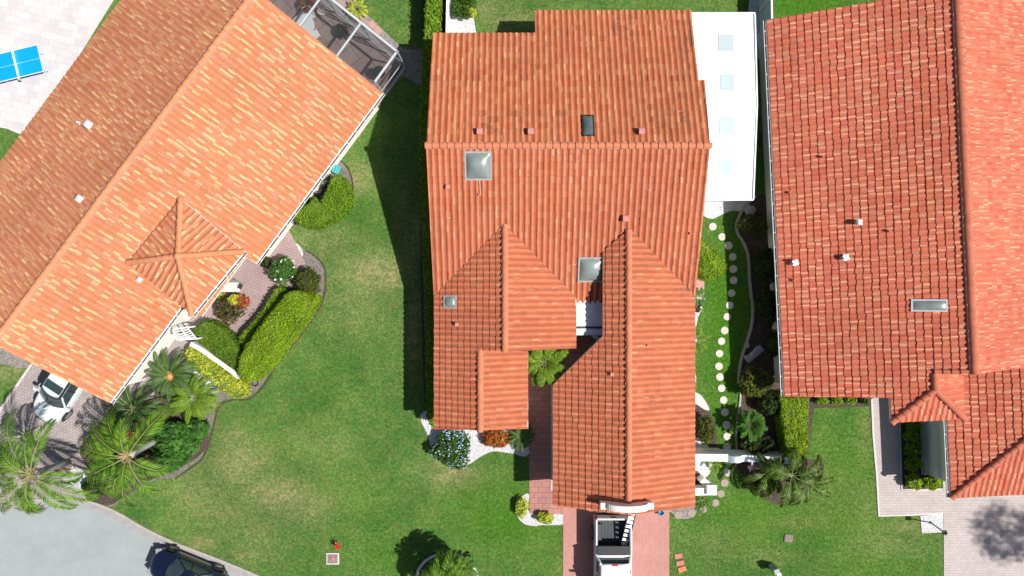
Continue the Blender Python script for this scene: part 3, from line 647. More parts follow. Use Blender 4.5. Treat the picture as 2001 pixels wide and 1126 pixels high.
xr2 = (xL+x4)/2; zr2 = LW.z(xr2, 0); caps('ridge_cap', hm, (xr2, P(0,844,zr2).y, zr2), (xr2, P(0,684,zr2).y, zr2), M['cap_mid'], r=.15)
xg = (x2+x3)/2; zg = GW.z(xg, 0); caps('ridge_cap', hm, (xg, P(0,1003,zg).y, zg), (xg, P(0,450,zg).y, zg), M['cap_mid'], r=.15)
# walls
def cw(x0, x1_, y0, y1_, axis, **k):
    c = ((x0+x1_)/2, (y0+y1_)/2); hx, hy = abs(x1_-x0)/2, abs(y1_-y0)/2
    return gable_walls(hm, c, (1,0) if axis == 'x' else (0,1), hx if axis == 'x' else hy, hy if axis == 'x' else hx, ZE-.04, .4, M['stucco'], **k)
yN1, yN2 = P(0,65,3.16).y, P(0,21,2.66).y
cw(xL+.45, 9.2, 2*yR-(yN1-.5)+.05, yN1-.5, 'x'); 
m = MB(); m.prism([(1.8, 12), (8.6, 12), (8.6, yN2-.4), (1.8, yN2-.4)], 0, 2.45); m.build('wall', M['stucco'], hm)
cw(xL+.55, x1-.5, P(0,681,ZE).y+.35, 2.5, 'y'); cw(xL+.5, x4-.45, P(0,838,ZE).y+.4, -3.2, 'y')
cw(x2+.5, x3-.5, P(0,987,ZE).y+.45, P(0,770,ZE).y, 'y')
m = MB(); m.prism([(x2+.5, P(0,770,ZE).y+.002), (x3-.5, P(0,770,ZE).y+.002), (x3-.5, 3.0), (5.2, 3.0), (5.2, P(0,655,ZE).y-.4), (5.0, P(0,665,ZE).y)], 0, 2.75); m.build('wall', M['stucco'], hm)
# flat porch roof between the gables
m = MB(); a = P(1120,590,2.75); b = P(1182,642,2.75); m.box(((a.x+b.x)/2, (a.y+b.y)/2-.1, 2.70), (b.x-a.x, a.y-b.y+.5, .12)); fr = m.build('porch_roof', M['flatroof'], hm)
m = MB(); a = P(1124,640,2.77); b = P(1179,640,2.77); m.bar(a, b, .10, .06); m.build('porch_edge', M['dirtgutter'], hm)
gutter(hm, P(1124,643,2.79), P(1179,643,2.79), side=1)
m = MB(); m.bar(P(1157,655,1.6), P(1172,664,1.6), .16, 1.2); m.build('porch_post', M['cream'], hm)
# arched parapet on the garage gable
def parapet():
    y0 = P(0, 983, 4.3).y; m = MB(); n = 28; xs = [P(1174,0,4.3).x + (P(1276,0,4.3).x-P(1174,0,4.3).x)*i/n for i in range(n+1)]; cx = (xs[0]+xs[-1])/2; hw = xs[-1]-cx
    tops = []
    for x in xs:
        t = abs(x-cx)/hw; tops.append(4.34 if t > .78 else 4.34+.08+.52*math.sqrt(max(0, 1-(t/.78)**2))**1.2*1.0)
    for y in (0, -.30): pass
    vs = []
    for x, z in zip(xs, tops):
        rb = min(GW.z(x, 0), GE.z(x, 0))-.12
        vs += [(x, y0, rb), (x, y0, z), (x, y0-.24, z), (x, y0-.24, rb)]
    fs = []
    for i in range(n):
        for k in range(4): fs.append((i*4+k, i*4+(k+1) % 4, i*4+4+(k+1) % 4, i*4+4+k))
    fs += [(3,2,1,0), (n*4, n*4+1, n*4+2, n*4+3)]
    m.add(vs, fs)
    # coping that overhangs and end blocks
    for i in range(n):
        if abs((xs[i]+xs[i+1])/2-cx)/hw < .78: m.bar((xs[i], y0-.12, tops[i]+.03), (xs[i+1]+.02, y0-.12, tops[i+1]+.03), .30, .06)
    for e, x in ((-1, xs[0]), (1, xs[-1])): m.box((x-e*.24, y0-.12, 4.37), (.52, .32, .12))
    for x in (xs[0]+.40, xs[-1]-.40): m.bar((x, y0-.3, 4.1), (x, y0-.62, 3.55), .10, .10)
    o = m.build('parapet', M['stucco'], hm)
    bm = bmesh.new(); bm.from_mesh(o.data); bmesh.ops.recalc_face_normals(bm, faces=bm.faces); bm.to_mesh(o.data); bm.free()
parapet()
skylight(hm, S_, 908, 297, 961, 350, M['dome'], M['skyframe'])
skylight(hm, S_, 1129, 502, 1180, 550, M['dome'], M['skyframe'])
skylight(hm, LW, 868, 577, 893, 603, M['dome'], M['skyframe'], bulge=.1, edge=.08)
skylight(hm, N_, 1137, 225, 1161, 270, M['dome_dark'], M['black'], bulge=.1, edge=.06)
for u, v in ((938,259),(1037,259),(1252,259)): vent_box(hm, N_, u, v, .28, M['pinkvent'], .30)
vent_box(hm, S_, 1221, 428, .28, M['pinkvent'], .26)
for pl_, u, v in ((LW,893,634),(GW,1195,731)): vent_box(hm, pl_, u, v, .17, M['pinkvent'], .2)
vent_box(hm, S_, 876, 366, .2, M['pinkvent'], .2)
for pl_, u, v in ((S_,1348,457),(GE,1265,675),(S_,937,381)): vent_pipe(hm, pl_, u, v, .06, M['cap_mid'], .2, False)
m = MB(); a = S_.hit(937, 351); b = S_.hit(939, 380); m.bar(a+Vector((0,0,.1)), b+Vector((0,0,.1)), .05, .05); m.build('flashing', M['mortar'], hm)
m = MB(); a = S_.hit(1154, 551); b = S_.hit(1153, 597); m.bar(a+Vector((0,0,.08)), b+Vector((0,0,.08)), .05, .05); m.build('flashing', M['dirtgutter'], hm)
# garage door, windows
yG = P(0,987,ZE).y+.45
m = MB(); cxg = (x2+x3)/2
for k in range(4): m.box((cxg, yG-.03, .30+.55*k), (4.9, .06, .53))
m.build('garage_door', M['white'], hm)
window(hm, (xL+.45, 4.5, 1.5), (-1, 0)); window(hm, (xL+.45, 9.5, 1.5), (-1, 0)); window(hm, (xL+.55, -2.2, 1.5), (-1, 0)); window(hm, (xr2, P(0,838,ZE).y+.4, 1.5), (0, -1))
window(hm, (x3-.5, -4, 1.6), (1, 0)); window(hm, (x3-.5, -8, 1.6), (1, 0))
# white aluminium sun room roof on the east side
def sunroom():
    a = 2.62; pts = [(1340,27.5),(1474,27.5),(1478,205),(1471,390),(1340,390)]
    ym = P(0,205,a+.12).y
    zf = lambda x, y: 2.62 - abs(y-ym)*.012
    W = [tuple(P(u, v, 2.6))[:2] for u, v in pts]
    top = [W[0], W[1], W[2], (W[0][0], W[2][1])]; bot = [(W[0][0], W[2][1]-.001), (W[2][0], W[2][1]-.001), W[3], W[4]]
    m = MB(); m.prism(top, lambda x, y: zf(x, y)-.14, zf); m.prism(bot, lambda x, y: zf(x, y)-.14, zf)
    m.bar((W[4][0], W[4][1]-.03, 2.60), (W[3][0]+.02, W[3][1]-.03, 2.60), .06, .16); m.bar((W[0][0], W[0][1]+.03, 2.60), (W[1][0]+.02, W[1][1]+.03, 2.60), .06, .16)
    m.bar((W[1][0]+.03, W[1][1], 2.60), (W[2][0]+.03, W[2][1], 2.62), .06, .10); m.bar((W[2][0]+.03, W[2][1], 2.62), (W[3][0]+.03, W[3][1], 2.60), .06, .10)
    o = m.build('sunroom_roof', M['panel'], hm); sb = MB(); y_ = W[4][1]+.9
    while y_ < W[1][1]-.3:
        sb.box(((W[0][0]+W[3][0])/2, y_, zf(0, y_)+.008), (W[3][0]-W[0][0]-.1, .045, .022)); y_ += 1.22
    sb.build('roof_seam', M['skyseam'], o)
    for k, (u0, v0, u1, v1) in enumerate([(1404,67,1434,100), (1407,145,1435,178), (1406,228,1435,262), (1403,310,1432,342)]):
        c = P((u0+u1)/2, (v0+v1)/2, 2.62); q = MB(); zz = zf(c.x, c.y)
        q.box((c.x, c.y, zz+.012), ((u1-u0)*.0266, (v1-v0)*.0266, .03)); q.build('skylight_panel', M['poly'], o)
    mw = MB(); x0, x9 = W[3][0]-.25, W[3][0]-.15; yA, yB = W[4][1]+.25, W[1][1]-.25
    mw.box((x0, (yA+yB)/2, .45), (.12, yB-yA, .9)); mw.box(((x0+9.2)/2, yA, .45), (x0-9.2, .12, .9)); mw.box(((x0+9.2)/2, yB, .45), (x0-9.2, .12, .9))
    for i in range(9):
        y = yA+(yB-yA)*i/8; mw.box((x0, y, 1.65), (.10, .10, 1.55))
    mw.build('wall', M['white'], hm)
    g = MB(); g.box((x0, (yA+yB)/2, 1.66), (.03, yB-yA-.1, 1.5)); g.build('pane', M['glass'], hm)
sunroom()

# ================================================================== LEFT HOUSE
hl = empty('house', label='left tiled house set at an angle, with small square entry pyramid on its roof', cat='house')
dL = Vector((.596, .803)); nL = Vector((.803, -.596)); pA = P(748,182,2.9)
PITCH = .42
LE = Plane(pA.x, pA.y, nL.x, nL.y, 2.9, PITCH)
hwL = 6.86; LWs = Plane(pA.x-2*hwL*nL.x, pA.y-2*hwL*nL.y, -nL.x, -nL.y, 2.9, PITCH)
zRL = 2.9+PITCH*hwL
def lw(s, t):  # s along ridge from gable corner (negative = down-left), t across from SE eave (negative = uphill)
    return (pA.x+dL.x*s+nL.x*t, pA.y+dL.y*s+nL.y*t)
def st(p): q = Vector((p[0]-pA.x, p[1]-pA.y)); return q.dot(dL), q.dot(nL)
sEnd = st(LE.hit(215, 787))[0]; tLow = st(LE.hit(357, 597))[1]; sS = st(LE.hit(357,597))[0]; sE1 = st(LE.hit(500,515))[0]; sE2 = st(LE.hit(478,500))[0]
tP = st(LE.hit(480, 503))[1]
TL = M['tile_left']
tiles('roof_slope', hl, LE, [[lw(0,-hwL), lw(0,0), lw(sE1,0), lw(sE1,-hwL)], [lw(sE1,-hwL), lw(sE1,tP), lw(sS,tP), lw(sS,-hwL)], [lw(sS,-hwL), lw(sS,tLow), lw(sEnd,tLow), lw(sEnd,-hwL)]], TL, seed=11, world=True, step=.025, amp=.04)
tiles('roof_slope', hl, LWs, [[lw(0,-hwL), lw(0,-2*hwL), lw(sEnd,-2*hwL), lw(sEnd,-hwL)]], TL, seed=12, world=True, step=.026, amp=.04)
a = lw(sEnd,-hwL); b = lw(0,-hwL); caps('ridge_cap', hl, (a[0], a[1], zRL), (b[0], b[1], zRL), M['cap_left'], r=.16, seg=.40)
# entry pyramid
def pyramid():
    zp = 4.9; E, Sx, W_, Nn = P(482,493,zp), P(384,612,zp), P(250,514,zp), P(343,392,zp)
    c = (E+Sx+W_+Nn)/4; hw = ((E-Sx).length+(Nn-W_).length+(E-Nn).length+(Sx-W_).length)/8
    ang = math.atan2((E-Sx).y, (E-Sx).x); d = Vector((math.cos(ang), math.sin(ang))); nn = Vector((d.y, -d.x)); pt = .42
    cor = {}
    for nm, i, j in (('E',1,1),('S',-1,1),('W',-1,-1),('N',1,-1)): cor[nm] = (c.x+d.x*hw*i+nn.x*hw*j, c.y+d.y*hw*i+nn.y*hw*j)
    cc = (c.x, c.y)
    for k, (dr, A, B) in enumerate(((nn,'E','S'), (-d,'S','W'), (-nn,'W','N'), (d,'N','E'))):
        pl = Plane(c.x+dr.x*hw, c.y+dr.y*hw, dr.x, dr.y, zp, pt)
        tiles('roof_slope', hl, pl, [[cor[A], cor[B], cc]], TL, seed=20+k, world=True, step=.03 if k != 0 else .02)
    for nm in 'ESWN': caps('hip_cap', hl, (*cor[nm], zp+.02), (*cc, zp+pt*hw+.02), M['cap_left'], r=.14, mortar=False)
    m = MB(); m.lathe((c.x, c.y, zp+pt*hw+.05), [(.2, 0), (.19, .1), (.12, .17), (.03, .2)], 12); m.build('roof_finial', M['cap_left'], hl, smooth=True)
    gutter(hl, (*cor['S'], zp), (*cor['E'], zp), side=1)
    # corner columns and beam below
    for (i, j) in ((-.82,-.6), (.82,-.6)):
        m = MB(); x, y = c.x+d.x*hw*i+nn.x*hw*j, c.y+d.y*hw*i+nn.y*hw*j
        m.box((x, y, zp/2-.12), (.42, .42, zp-.25), ang); m.build('porch_column', M['stucco'], hl)
    x, y = c.x+d.x*hw*-.34+nn.x*hw*.66, c.y+d.y*hw*-.34+nn.y*hw*.66
    m = MB(); m.box((x, y, 2.3), (.55, .45, 4.5), ang+.3); m.build('porch_column', M['stucco'], hl)
    m = MB(); m.bar((c.x+d.x*hw*-.9+nn.x*hw*.8, c.y+d.y*hw*-.9+nn.y*hw*.8, zp-.3), (c.x+d.x*hw*.9+nn.x*hw*.8, c.y+d.y*hw*.9+nn.y*hw*.8, zp-.3), .3, .3); m.build('porch_beam', M['stucco'], hl)
    return c, hw
pc_, phw = pyramid()
# mortar curb along the upper pyramid edge, white flashing below it
gutter(hl, (*lw(sE1, 0), 2.9), (*lw(0, 0), 2.9), side=1)
zl = LE.z(*lw(0, tLow)); gutter(hl, (*lw(sEnd, tLow), zl), (*lw(sS, tLow), zl), side=1)
def lbox(s0, s1, t0, t1, z0, z1, name='wall', mat=None, par=None):
    m = MB(); m.prism([lw(s0,t0), lw(s1,t0), lw(s1,t1), lw(s0,t1)], z0, z1); return m.build(name, mat or M['stucco'], par or hl)
cA = lw((sE1)/2, -hwL); gable_walls(hl, lw((sE1-.3)/2, -hwL), dL, abs(sE1)/2-.35, hwL-.55, 2.86, PITCH, M['stucco'])
tm = (tLow-2*hwL)/2; lbox(sEnd+3.4, sE1+.05, -2*hwL+.6, tLow-.5, 0, 2.85); lbox(sEnd+.45, sEnd+3.39, tLow-.70, tLow-.5, 0, 2.85); lbox(sEnd+.45, sEnd+3.39, -hwL-1.2, -hwL-1.0, 0, 2.85); lbox(sEnd+.41, sEnd+.59, -2*hwL+.6, -hwL-1.0, 0, 2.79); lbox(sEnd+.42, sEnd+.58, -hwL-.99, tLow-.71, 2.35, 2.79); lbox(sEnd+2.5, sS, tLow-1.6, tLow-.5, 2.85, zl+.02)
m = MB(); zz = LE.z(*lw(sEnd+.35, -hwL))-.25
vs = [(*lw(sEnd+.4,-2*hwL+.6), 2.8), (*lw(sEnd+.4,tLow-.5), 2.8), (*lw(sEnd+.4,tLow-.5), LE.z(*lw(0,tLow-.5))-.2), (*lw(sEnd+.4,-hwL), zz), (*lw(sEnd+.4,-2*hwL+.6), 2.9)]
vs2 = [(x+dL.x*.2, y+dL.y*.2, z) for x, y, z in vs]; m.add(vs+vs2, [(0,1,2,3,4),(9,8,7,6,5)]+[(i,(i+1)%5,5+(i+1)%5,5+i) for i in range(5)]); m.build('wall', M['stucco'], hl)
for s in (-3.0, -7.0):
    q = lw(s, -.55); window(hl, (q[0], q[1], 1.4), nL)
for u, v, sz in ((178,245,.42),(161,389,.36)): vent_box(hl, LWs, u, v, sz*.85, M['ventwhite'], .25, rz=math.atan2(dL.y, dL.x))
vent_box(hl, LE, 277, 546, .24, M['ventwhite'], .22, rz=math.atan2(dL.y, dL.x))
for u, v in ((157,241),(2,378)): vent_pipe(hl, LWs, u, v, .05, M['white'], .25, False)
for u, v in ((233,433),(550,395)): vent_pipe(hl, LE, u, v, .05, M['mortar'], .18, False)

# ================================================================== RIGHT HOUSE
hr = empty('house', label='right tiled house with salmon tiles, long grey skylight and a small hipped entry roof', cat='house')
ZR = 2.6; e0, e1 = P(1497,40,ZR), P(1532,775,ZR); dR = Vector((e0.x-e1.x, e0.y-e1.y)).normalized(); nR = Vector((dR.y, -dR.x))   # dR points north, nR east
RW = Plane(e0.x, e0.y, -nR.x, -nR.y, ZR, .4)
def solve_ridge():
    p = RW.hit(1887, 375); return (p-Vector((e0.x, e0.y, 0))).xy.dot(nR)
hwR = solve_ridge(); RE = Plane(e0.x+nR.x*2*hwR, e0.y+nR.y*2*hwR, nR.x, nR.y, ZR, .4); zRR = ZR+.4*hwR
def rw(s, t): return (e0.x+dR.x*s+nR.x*t, e0.y+dR.y*s+nR.y*t)
def rst(p): q = Vector((p[0]-e0.x, p[1]-e0.y)); return q.dot(dR), q.dot(nR)
sB = rst(e1)[0]; sRB = rst(RW.hit(1905,731))[0]; tW = rst(RW.hit(1740,800))[1]; sEn = rst(RW.hit(1742,826))[0]; sH = rst(RW.hit(1827,762))[0]; tH = rst(RW.hit(1827,762))[1]
TR = M['tile_right']
tE = tH
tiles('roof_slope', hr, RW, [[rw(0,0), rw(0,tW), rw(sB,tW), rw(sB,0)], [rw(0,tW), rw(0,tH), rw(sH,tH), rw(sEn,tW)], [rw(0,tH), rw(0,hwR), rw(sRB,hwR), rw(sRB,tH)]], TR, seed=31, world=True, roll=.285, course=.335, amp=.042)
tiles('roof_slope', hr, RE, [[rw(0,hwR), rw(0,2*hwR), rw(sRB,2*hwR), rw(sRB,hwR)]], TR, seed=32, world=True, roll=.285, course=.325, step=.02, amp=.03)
a, b = rw(sRB, hwR), rw(0, hwR); caps('ridge_cap', hr, (a[0], a[1], zRR), (b[0], b[1], zRR), M['cap_right'], r=.2, seg=.42)
gutter(hr, (*rw(sB, 0), ZR), (*rw(0, 0), ZR), side=-1)
# entry roof: ridge, front hip and east slope
zH = RW.z(*rw(sH, tH)); zC = RW.z(*rw(sEn, tW)); wE = tH-tW
HE = Plane(*rw(sEn, tH+wE), nR.x, nR.y, zC, .4); HS = Plane(*rw(sEn, tH), -dR.x, -dR.y, zC, (zH-zC)/(sH-sEn))
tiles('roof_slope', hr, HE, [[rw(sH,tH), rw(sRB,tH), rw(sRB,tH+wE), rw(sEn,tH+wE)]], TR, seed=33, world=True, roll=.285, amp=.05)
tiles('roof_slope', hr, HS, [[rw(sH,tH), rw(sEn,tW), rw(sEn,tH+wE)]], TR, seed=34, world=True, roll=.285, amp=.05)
for t in (tW, tH+wE): a, b = rw(sEn, t), rw(sH, tH); caps('hip_cap', hr, (*a, zC+.02), (*b, zH+.02), M['cap_right'], r=.16, mortar=False)
a, b = rw(sH, tH), rw(sRB, tH); caps('ridge_cap', hr, (*a, zH+.02), (*b, zH+.02), M['cap_right'], r=.16, mortar=False)
a, b = rw(sRB+.12, tE), rw(sRB+.12, hwR-.2); caps('ridge_cap', hr, (a[0], a[1], RW.z(*a)+.02), (b[0], b[1], RW.z(*b)+.02), M['cap_right'], r=.11, mortar=False)
# garage wing
g0 = P(1850,825,2.8); g1 = P(1857,973,2.8); dG = Vector((g0.x-g1.x, g0.y-g1.y)).normalized(); nG = Vector((dG.y, -dG.x))
GWW = Plane(g1.x, g1.y, -nG.x, -nG.y, 2.8, .4); GWS = Plane(g1.x, g1.y, -dG.x, -dG.y, 2.8, .4)
def gw(s, t): return (g1.x+dG.x*s+nG.x*t, g1.y+dG.y*s+nG.y*t)
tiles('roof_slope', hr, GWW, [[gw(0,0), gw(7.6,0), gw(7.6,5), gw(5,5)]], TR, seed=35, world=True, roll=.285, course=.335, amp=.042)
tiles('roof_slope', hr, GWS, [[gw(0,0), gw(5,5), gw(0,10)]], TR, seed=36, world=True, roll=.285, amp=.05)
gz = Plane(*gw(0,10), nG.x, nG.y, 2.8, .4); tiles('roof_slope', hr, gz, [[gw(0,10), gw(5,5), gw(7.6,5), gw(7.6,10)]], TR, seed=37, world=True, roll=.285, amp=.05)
a, b = gw(0,0), gw(5,5); caps('hip_cap', hr, (*a, 2.83), (*b, 4.83), M['cap_right'], r=.15, mortar=False)
gutter(hr, (*gw(0, 0), 2.8), (*gw(4.6, 0), 2.8), side=-1)
# walls
def rbox(fn, s0, s1, t0, t1, z0, z1, name='wall', mat=None):
    m = MB(); m.prism([fn(s0,t0), fn(s1,t0), fn(s1,t1), fn(s0,t1)], z0, z1); return m.build(name, mat or M['cream'], hr)
gable_walls(hr, rw(sRB/2, hwR), dR, abs(sRB)/2-.4, hwR-.5, ZR, .38, M['cream'])
m = MB(); m.prism([rw(sRB+.41,.5), rw(sRB+.41,tW), rw(sB+.4,tW), rw(sB+.4,.5)], 0, lambda x, y: RW.z(x, y)-.22); m.build('wall', M['cream'], hr)
rbox(rw, sEn+.45, sRB+.3, tH+wE*.45, tH+wE-.25, 0, zC-.2); rbox(rw, sB+.7, sRB+.3, tW+.3, tH+wE*.45, 0, zC-.2); rbox(gw, .5, 6.5, .55, 9.5, 0, 2.75)
rbox(gw, .55, 4.4, .30, .55, 0, 1.15); rbox(gw, .55, 4.4, .26, .34, 1.15, 1.22, 'wall_ledge', M['gatewhite'])
for s, t in ((sEn+1.0, tW+1.3),): rbox(rw, s, s+.3, t, t+.3, 0, zC-.15, 'porch_column')
q = rw(-8, .5); window(hr, (q[0], q[1], 1.5), -nR); q = rw(-15, .5); window(hr, (q[0], q[1], 1.5), -nR)
skylight(hr, RW, 1786, 585, 1844, 609, M['dome'], M['alu'], bulge=.12, edge=.07)
vent_box(hr, RW, 1673, 436, .26, M['greyvent'], .35, rz=math.pi/2)
for u, v in ((1550,514),(1648,504)): turbine(hr, RW, u, v)
for u, v in ((1549,548),(1605,307),(1734,452),(1541,377)): vent_pipe(hr, RW, u, v, .06, M['cap_right'], .25, False)
# ------------------------------------------------------------------ foliage
def leaf_mesh(name, pts, nrm, size, mat, parent=None, jitter=.7, aspect=1.9, rs=None, svar=.35, tri=False):
    """pts (n,3) leaf centres, nrm (n,3) preferred facing; every leaf is its own small folded quad"""
    rs = rs or rng; n = len(pts); nr = nrm + rs.normal(0, jitter, (n, 3)); nr /= np.linalg.norm(nr, axis=1)[:, None]+1e-9
    t = rs.normal(0, 1, (n, 3)); t -= nr*(t*nr).sum(1)[:, None]; t /= np.linalg.norm(t, axis=1)[:, None]+1e-9
    b = np.cross(nr, t); s = size*(1+rs.uniform(-svar, svar, n))[:, None]; l = s*aspect/2; w_ = s/2
    v = np.stack([pts-t*l, pts+b*w_+nr*s*.12, pts+t*l, pts-b*w_+nr*s*.12], 1).reshape(-1, 3)
    i = np.arange(n)*4; f = np.stack([i, i+1, i+2, i+3], 1)
    me = bpy.data.meshes.new(name); me.vertices.add(4*n); me.vertices.foreach_set('co', v.ravel().astype(np.float32))
    me.loops.add(4*n); me.loops.foreach_set('vertex_index', f.ravel().astype(np.int32)); me.polygons.add(n)
    me.polygons.foreach_set('loop_start', (np.arange(n)*4).astype(np.int32)); me.update(calc_edges=True); me.validate()
    return link(name, me, mat, parent)
def in_poly(P_, poly):
    x, y = P_[:, 0], P_[:, 1]; c = np.zeros(len(P_), bool); n = len(poly)
    for i in range(n):
        x1_, y1_ = poly[i]; x2_, y2_ = poly[(i+1) % n]
        k = ((y1_ > y) != (y2_ > y)) & (x < (x2_-x1_)*(y-y1_)/(y2_-y1_+1e-12)+x1_); c ^= k
    return c
def hedge(pts, h, mat, label, cat='hedge', name='hedge', dens=230, leaf=.055, sm=4, wob=.04, core=None, side=.6, seed=0, rnd=.12, extra=None, group=None, z0=0):
    rs = np.random.default_rng(seed+100); q = smooth_poly(pts, sm) if sm else pts; W = [tuple(P(u, v, h))[:2] for u, v in q]
    root = empty(name, (0, 0, 0), 0, label, cat, group); A = np.array(W); lo, hi = A.min(0), A.max(0)
    area = (hi-lo).prod(); n = int(area*dens); X = rs.uniform(lo, hi, (n, 2)); X = X[in_poly(X, W)]
    # distance to outline rounds the top edge
    seg0 = A; seg1 = np.roll(A, -1, 0); d = np.full(len(X), 9.)
    for a, b in zip(seg0, seg1):
        ab = b-a; t = np.clip(((X-a)@ab)/(ab@ab+1e-9), 0, 1); d = np.minimum(d, np.linalg.norm(X-(a+t[:, None]*ab), axis=1))
    bumpy = wob*(np.sin(X[:, 0]*5.1+seed)*np.cos(X[:, 1]*4.3)+np.sin(X[:, 0]*1.7+X[:, 1]*2.3))
    z = h - rnd*np.exp(-d/.12)*1.6 + bumpy + rs.uniform(-.10, .05, len(X))
    p1 = np.column_stack([X, z]); n1 = np.tile([0, 0, 1.], (len(X), 1))
    per = np.linalg.norm(seg1-seg0, axis=1); ns = int(per.sum()*h*dens*side); i = rs.choice(len(A), ns, p=per/per.sum()); t = rs.uniform(0, 1, ns)[:, None]
    xy = seg0[i]+(seg1-seg0)[i]*t; nn = np.column_stack([(seg1-seg0)[i, 1], -(seg1-seg0)[i, 0]]); nn /= np.linalg.norm(nn, axis=1)[:, None]+1e-9
    sgn = 1 if sum(W[k][0]*W[(k+1) % len(W)][1]-W[(k+1) % len(W)][0]*W[k][1] for k in range(len(W))) > 0 else -1
    nn *= sgn; xy = xy + nn*rs.uniform(-.10, .05, (ns, 1)); zz = rs.uniform(z0+.05, h, ns)
    p2 = np.column_stack([xy, zz]); n2 = np.column_stack([nn, np.full(ns, .3)])
    leaf_mesh('foliage', np.vstack([p1, p2]), np.vstack([n1, n2]), leaf, mat, root, rs=rs, jitter=.5)
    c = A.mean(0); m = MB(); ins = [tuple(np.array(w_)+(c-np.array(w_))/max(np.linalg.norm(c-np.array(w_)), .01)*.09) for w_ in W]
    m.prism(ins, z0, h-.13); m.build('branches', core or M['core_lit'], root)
    if extra: extra(root, W, h, rs)
    return root
def blob(ells, n, size, mat, name='foliage', parent=None, rs=None, jitter=.8, shell=.72, aspect=1.9, low=-.3):
    rs = rs or rng; vol = np.array([e[3]*e[4]*e[5] for e in ells])**.67; i = rs.choice(len(ells), n, p=vol/vol.sum()); E = np.array(ells)[i]
    d = rs.normal(0, 1, (n, 3)); d[:, 2] = np.where(d[:, 2] < low, -d[:, 2], d[:, 2]); d /= np.linalg.norm(d, axis=1)[:, None]
    r = rs.uniform(shell, 1.03, n)[:, None]; p = E[:, :3]+d*E[:, 3:6]*r; p[:, 2] = np.maximum(p[:, 2], .03)
    return leaf_mesh(name, p, d+np.array([0, 0, .5]), size, mat, parent, jitter, aspect, rs)
def shrub(u, v, r, h, mat, label, cat='shrub', n=500, leaf=.07, seed=1, name='shrub', group=None, sx=1, sy=1, lumps=5, core=True, extra=None, zc=None, rot=0, aspect=1.9):
    rs = np.random.default_rng(seed+500); c = P(u, v, h*.7 if zc is None else zc); r = r*(H-h*.7)/F
    root = empty(name, (c.x, c.y, 0), rot, label, cat, group)
    ells = [(0, 0, h*.55, r*.8*sx, r*.8*sy, h*.5)]
    for k in range(lumps):
        a = 2*math.pi*k/lumps+rs.uniform(-.4, .4); q = rs.uniform(.42, .6)
        ells.append((math.cos(a)*r*q*sx, math.sin(a)*r*q*sy, h*rs.uniform(.4, .62), r*rs.uniform(.38, .5)*max(sx, .7), r*rs.uniform(.38, .5)*max(sy, .7), h*rs.uniform(.3, .42)))
    blob(ells, n, leaf, mat, 'foliage', root, rs, aspect=aspect)
    m = MB()
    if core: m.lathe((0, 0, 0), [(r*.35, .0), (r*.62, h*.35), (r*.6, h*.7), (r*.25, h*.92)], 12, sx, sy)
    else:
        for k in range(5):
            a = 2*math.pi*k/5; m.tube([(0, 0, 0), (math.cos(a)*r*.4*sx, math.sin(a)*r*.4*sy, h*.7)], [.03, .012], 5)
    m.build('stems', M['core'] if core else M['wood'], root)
    if extra: extra(root, ells, rs)
    return root
def flowers(mat, n, size, petals=1, zl=.2):
    def f(root, ells, rs): tag(blob(ells, n, size, mat, 'flowers', root, rs, jitter=.3, shell=.98, aspect=1.1, low=zl), kind='stuff')
    return f
# ------------------------------------------------------------------ palms
def frond(V, Fc, base, az, el, L, droop, ll, lw_, n=34, vshape=.5, lean=.5, rs=random, tw=0, start=.14, rach=None, curl=0):
    """adds leaflets to V,Fc and rachis points to rach"""
    pts = []; a = az; e = el; p = Vector(base); K = 16; step = L/K
    for k in range(K+1):
        pts.append(p.copy()); d = Vector((math.cos(a)*math.cos(e), math.sin(a)*math.cos(e), math.sin(e))); p = p + d*step; e -= droop/K*(1+k/K); a += curl/K
    rach.append(pts)
    for k in range(n):
        t = start+(1-start)*(k+.5)/n; f = t*K; i = min(int(f), K-1); q = pts[i].lerp(pts[i+1], f-i); d = (pts[i+1]-pts[i]).normalized()
        s = d.cross(Vector((0, 0, 1))).normalized(); up = s.cross(d)
        l = ll*(math.sin(math.pi*min(1, .12+t*.80))**.7)*rs.uniform(.82, 1.1)
        for sg in (-1, 1):
            dv = (s*sg*(1-lean*.6*t) + d*(lean+.5*t) + up*(vshape*rs.uniform(.6, 1.3)-.35*t)).normalized()
            dv2 = (dv - Vector((0, 0, 1))*rs.uniform(.25, .7)).normalized()
            m1 = q+dv*l*.45; tip = m1+dv2*l*.55; wv = dv.cross(up if abs(dv.dot(up)) < .9 else s).normalized()*lw_*.5
            n0 = len(V); V += [q, m1+wv, tip, m1-wv]; Fc.append((n0, n0+1, n0+2, n0+3))
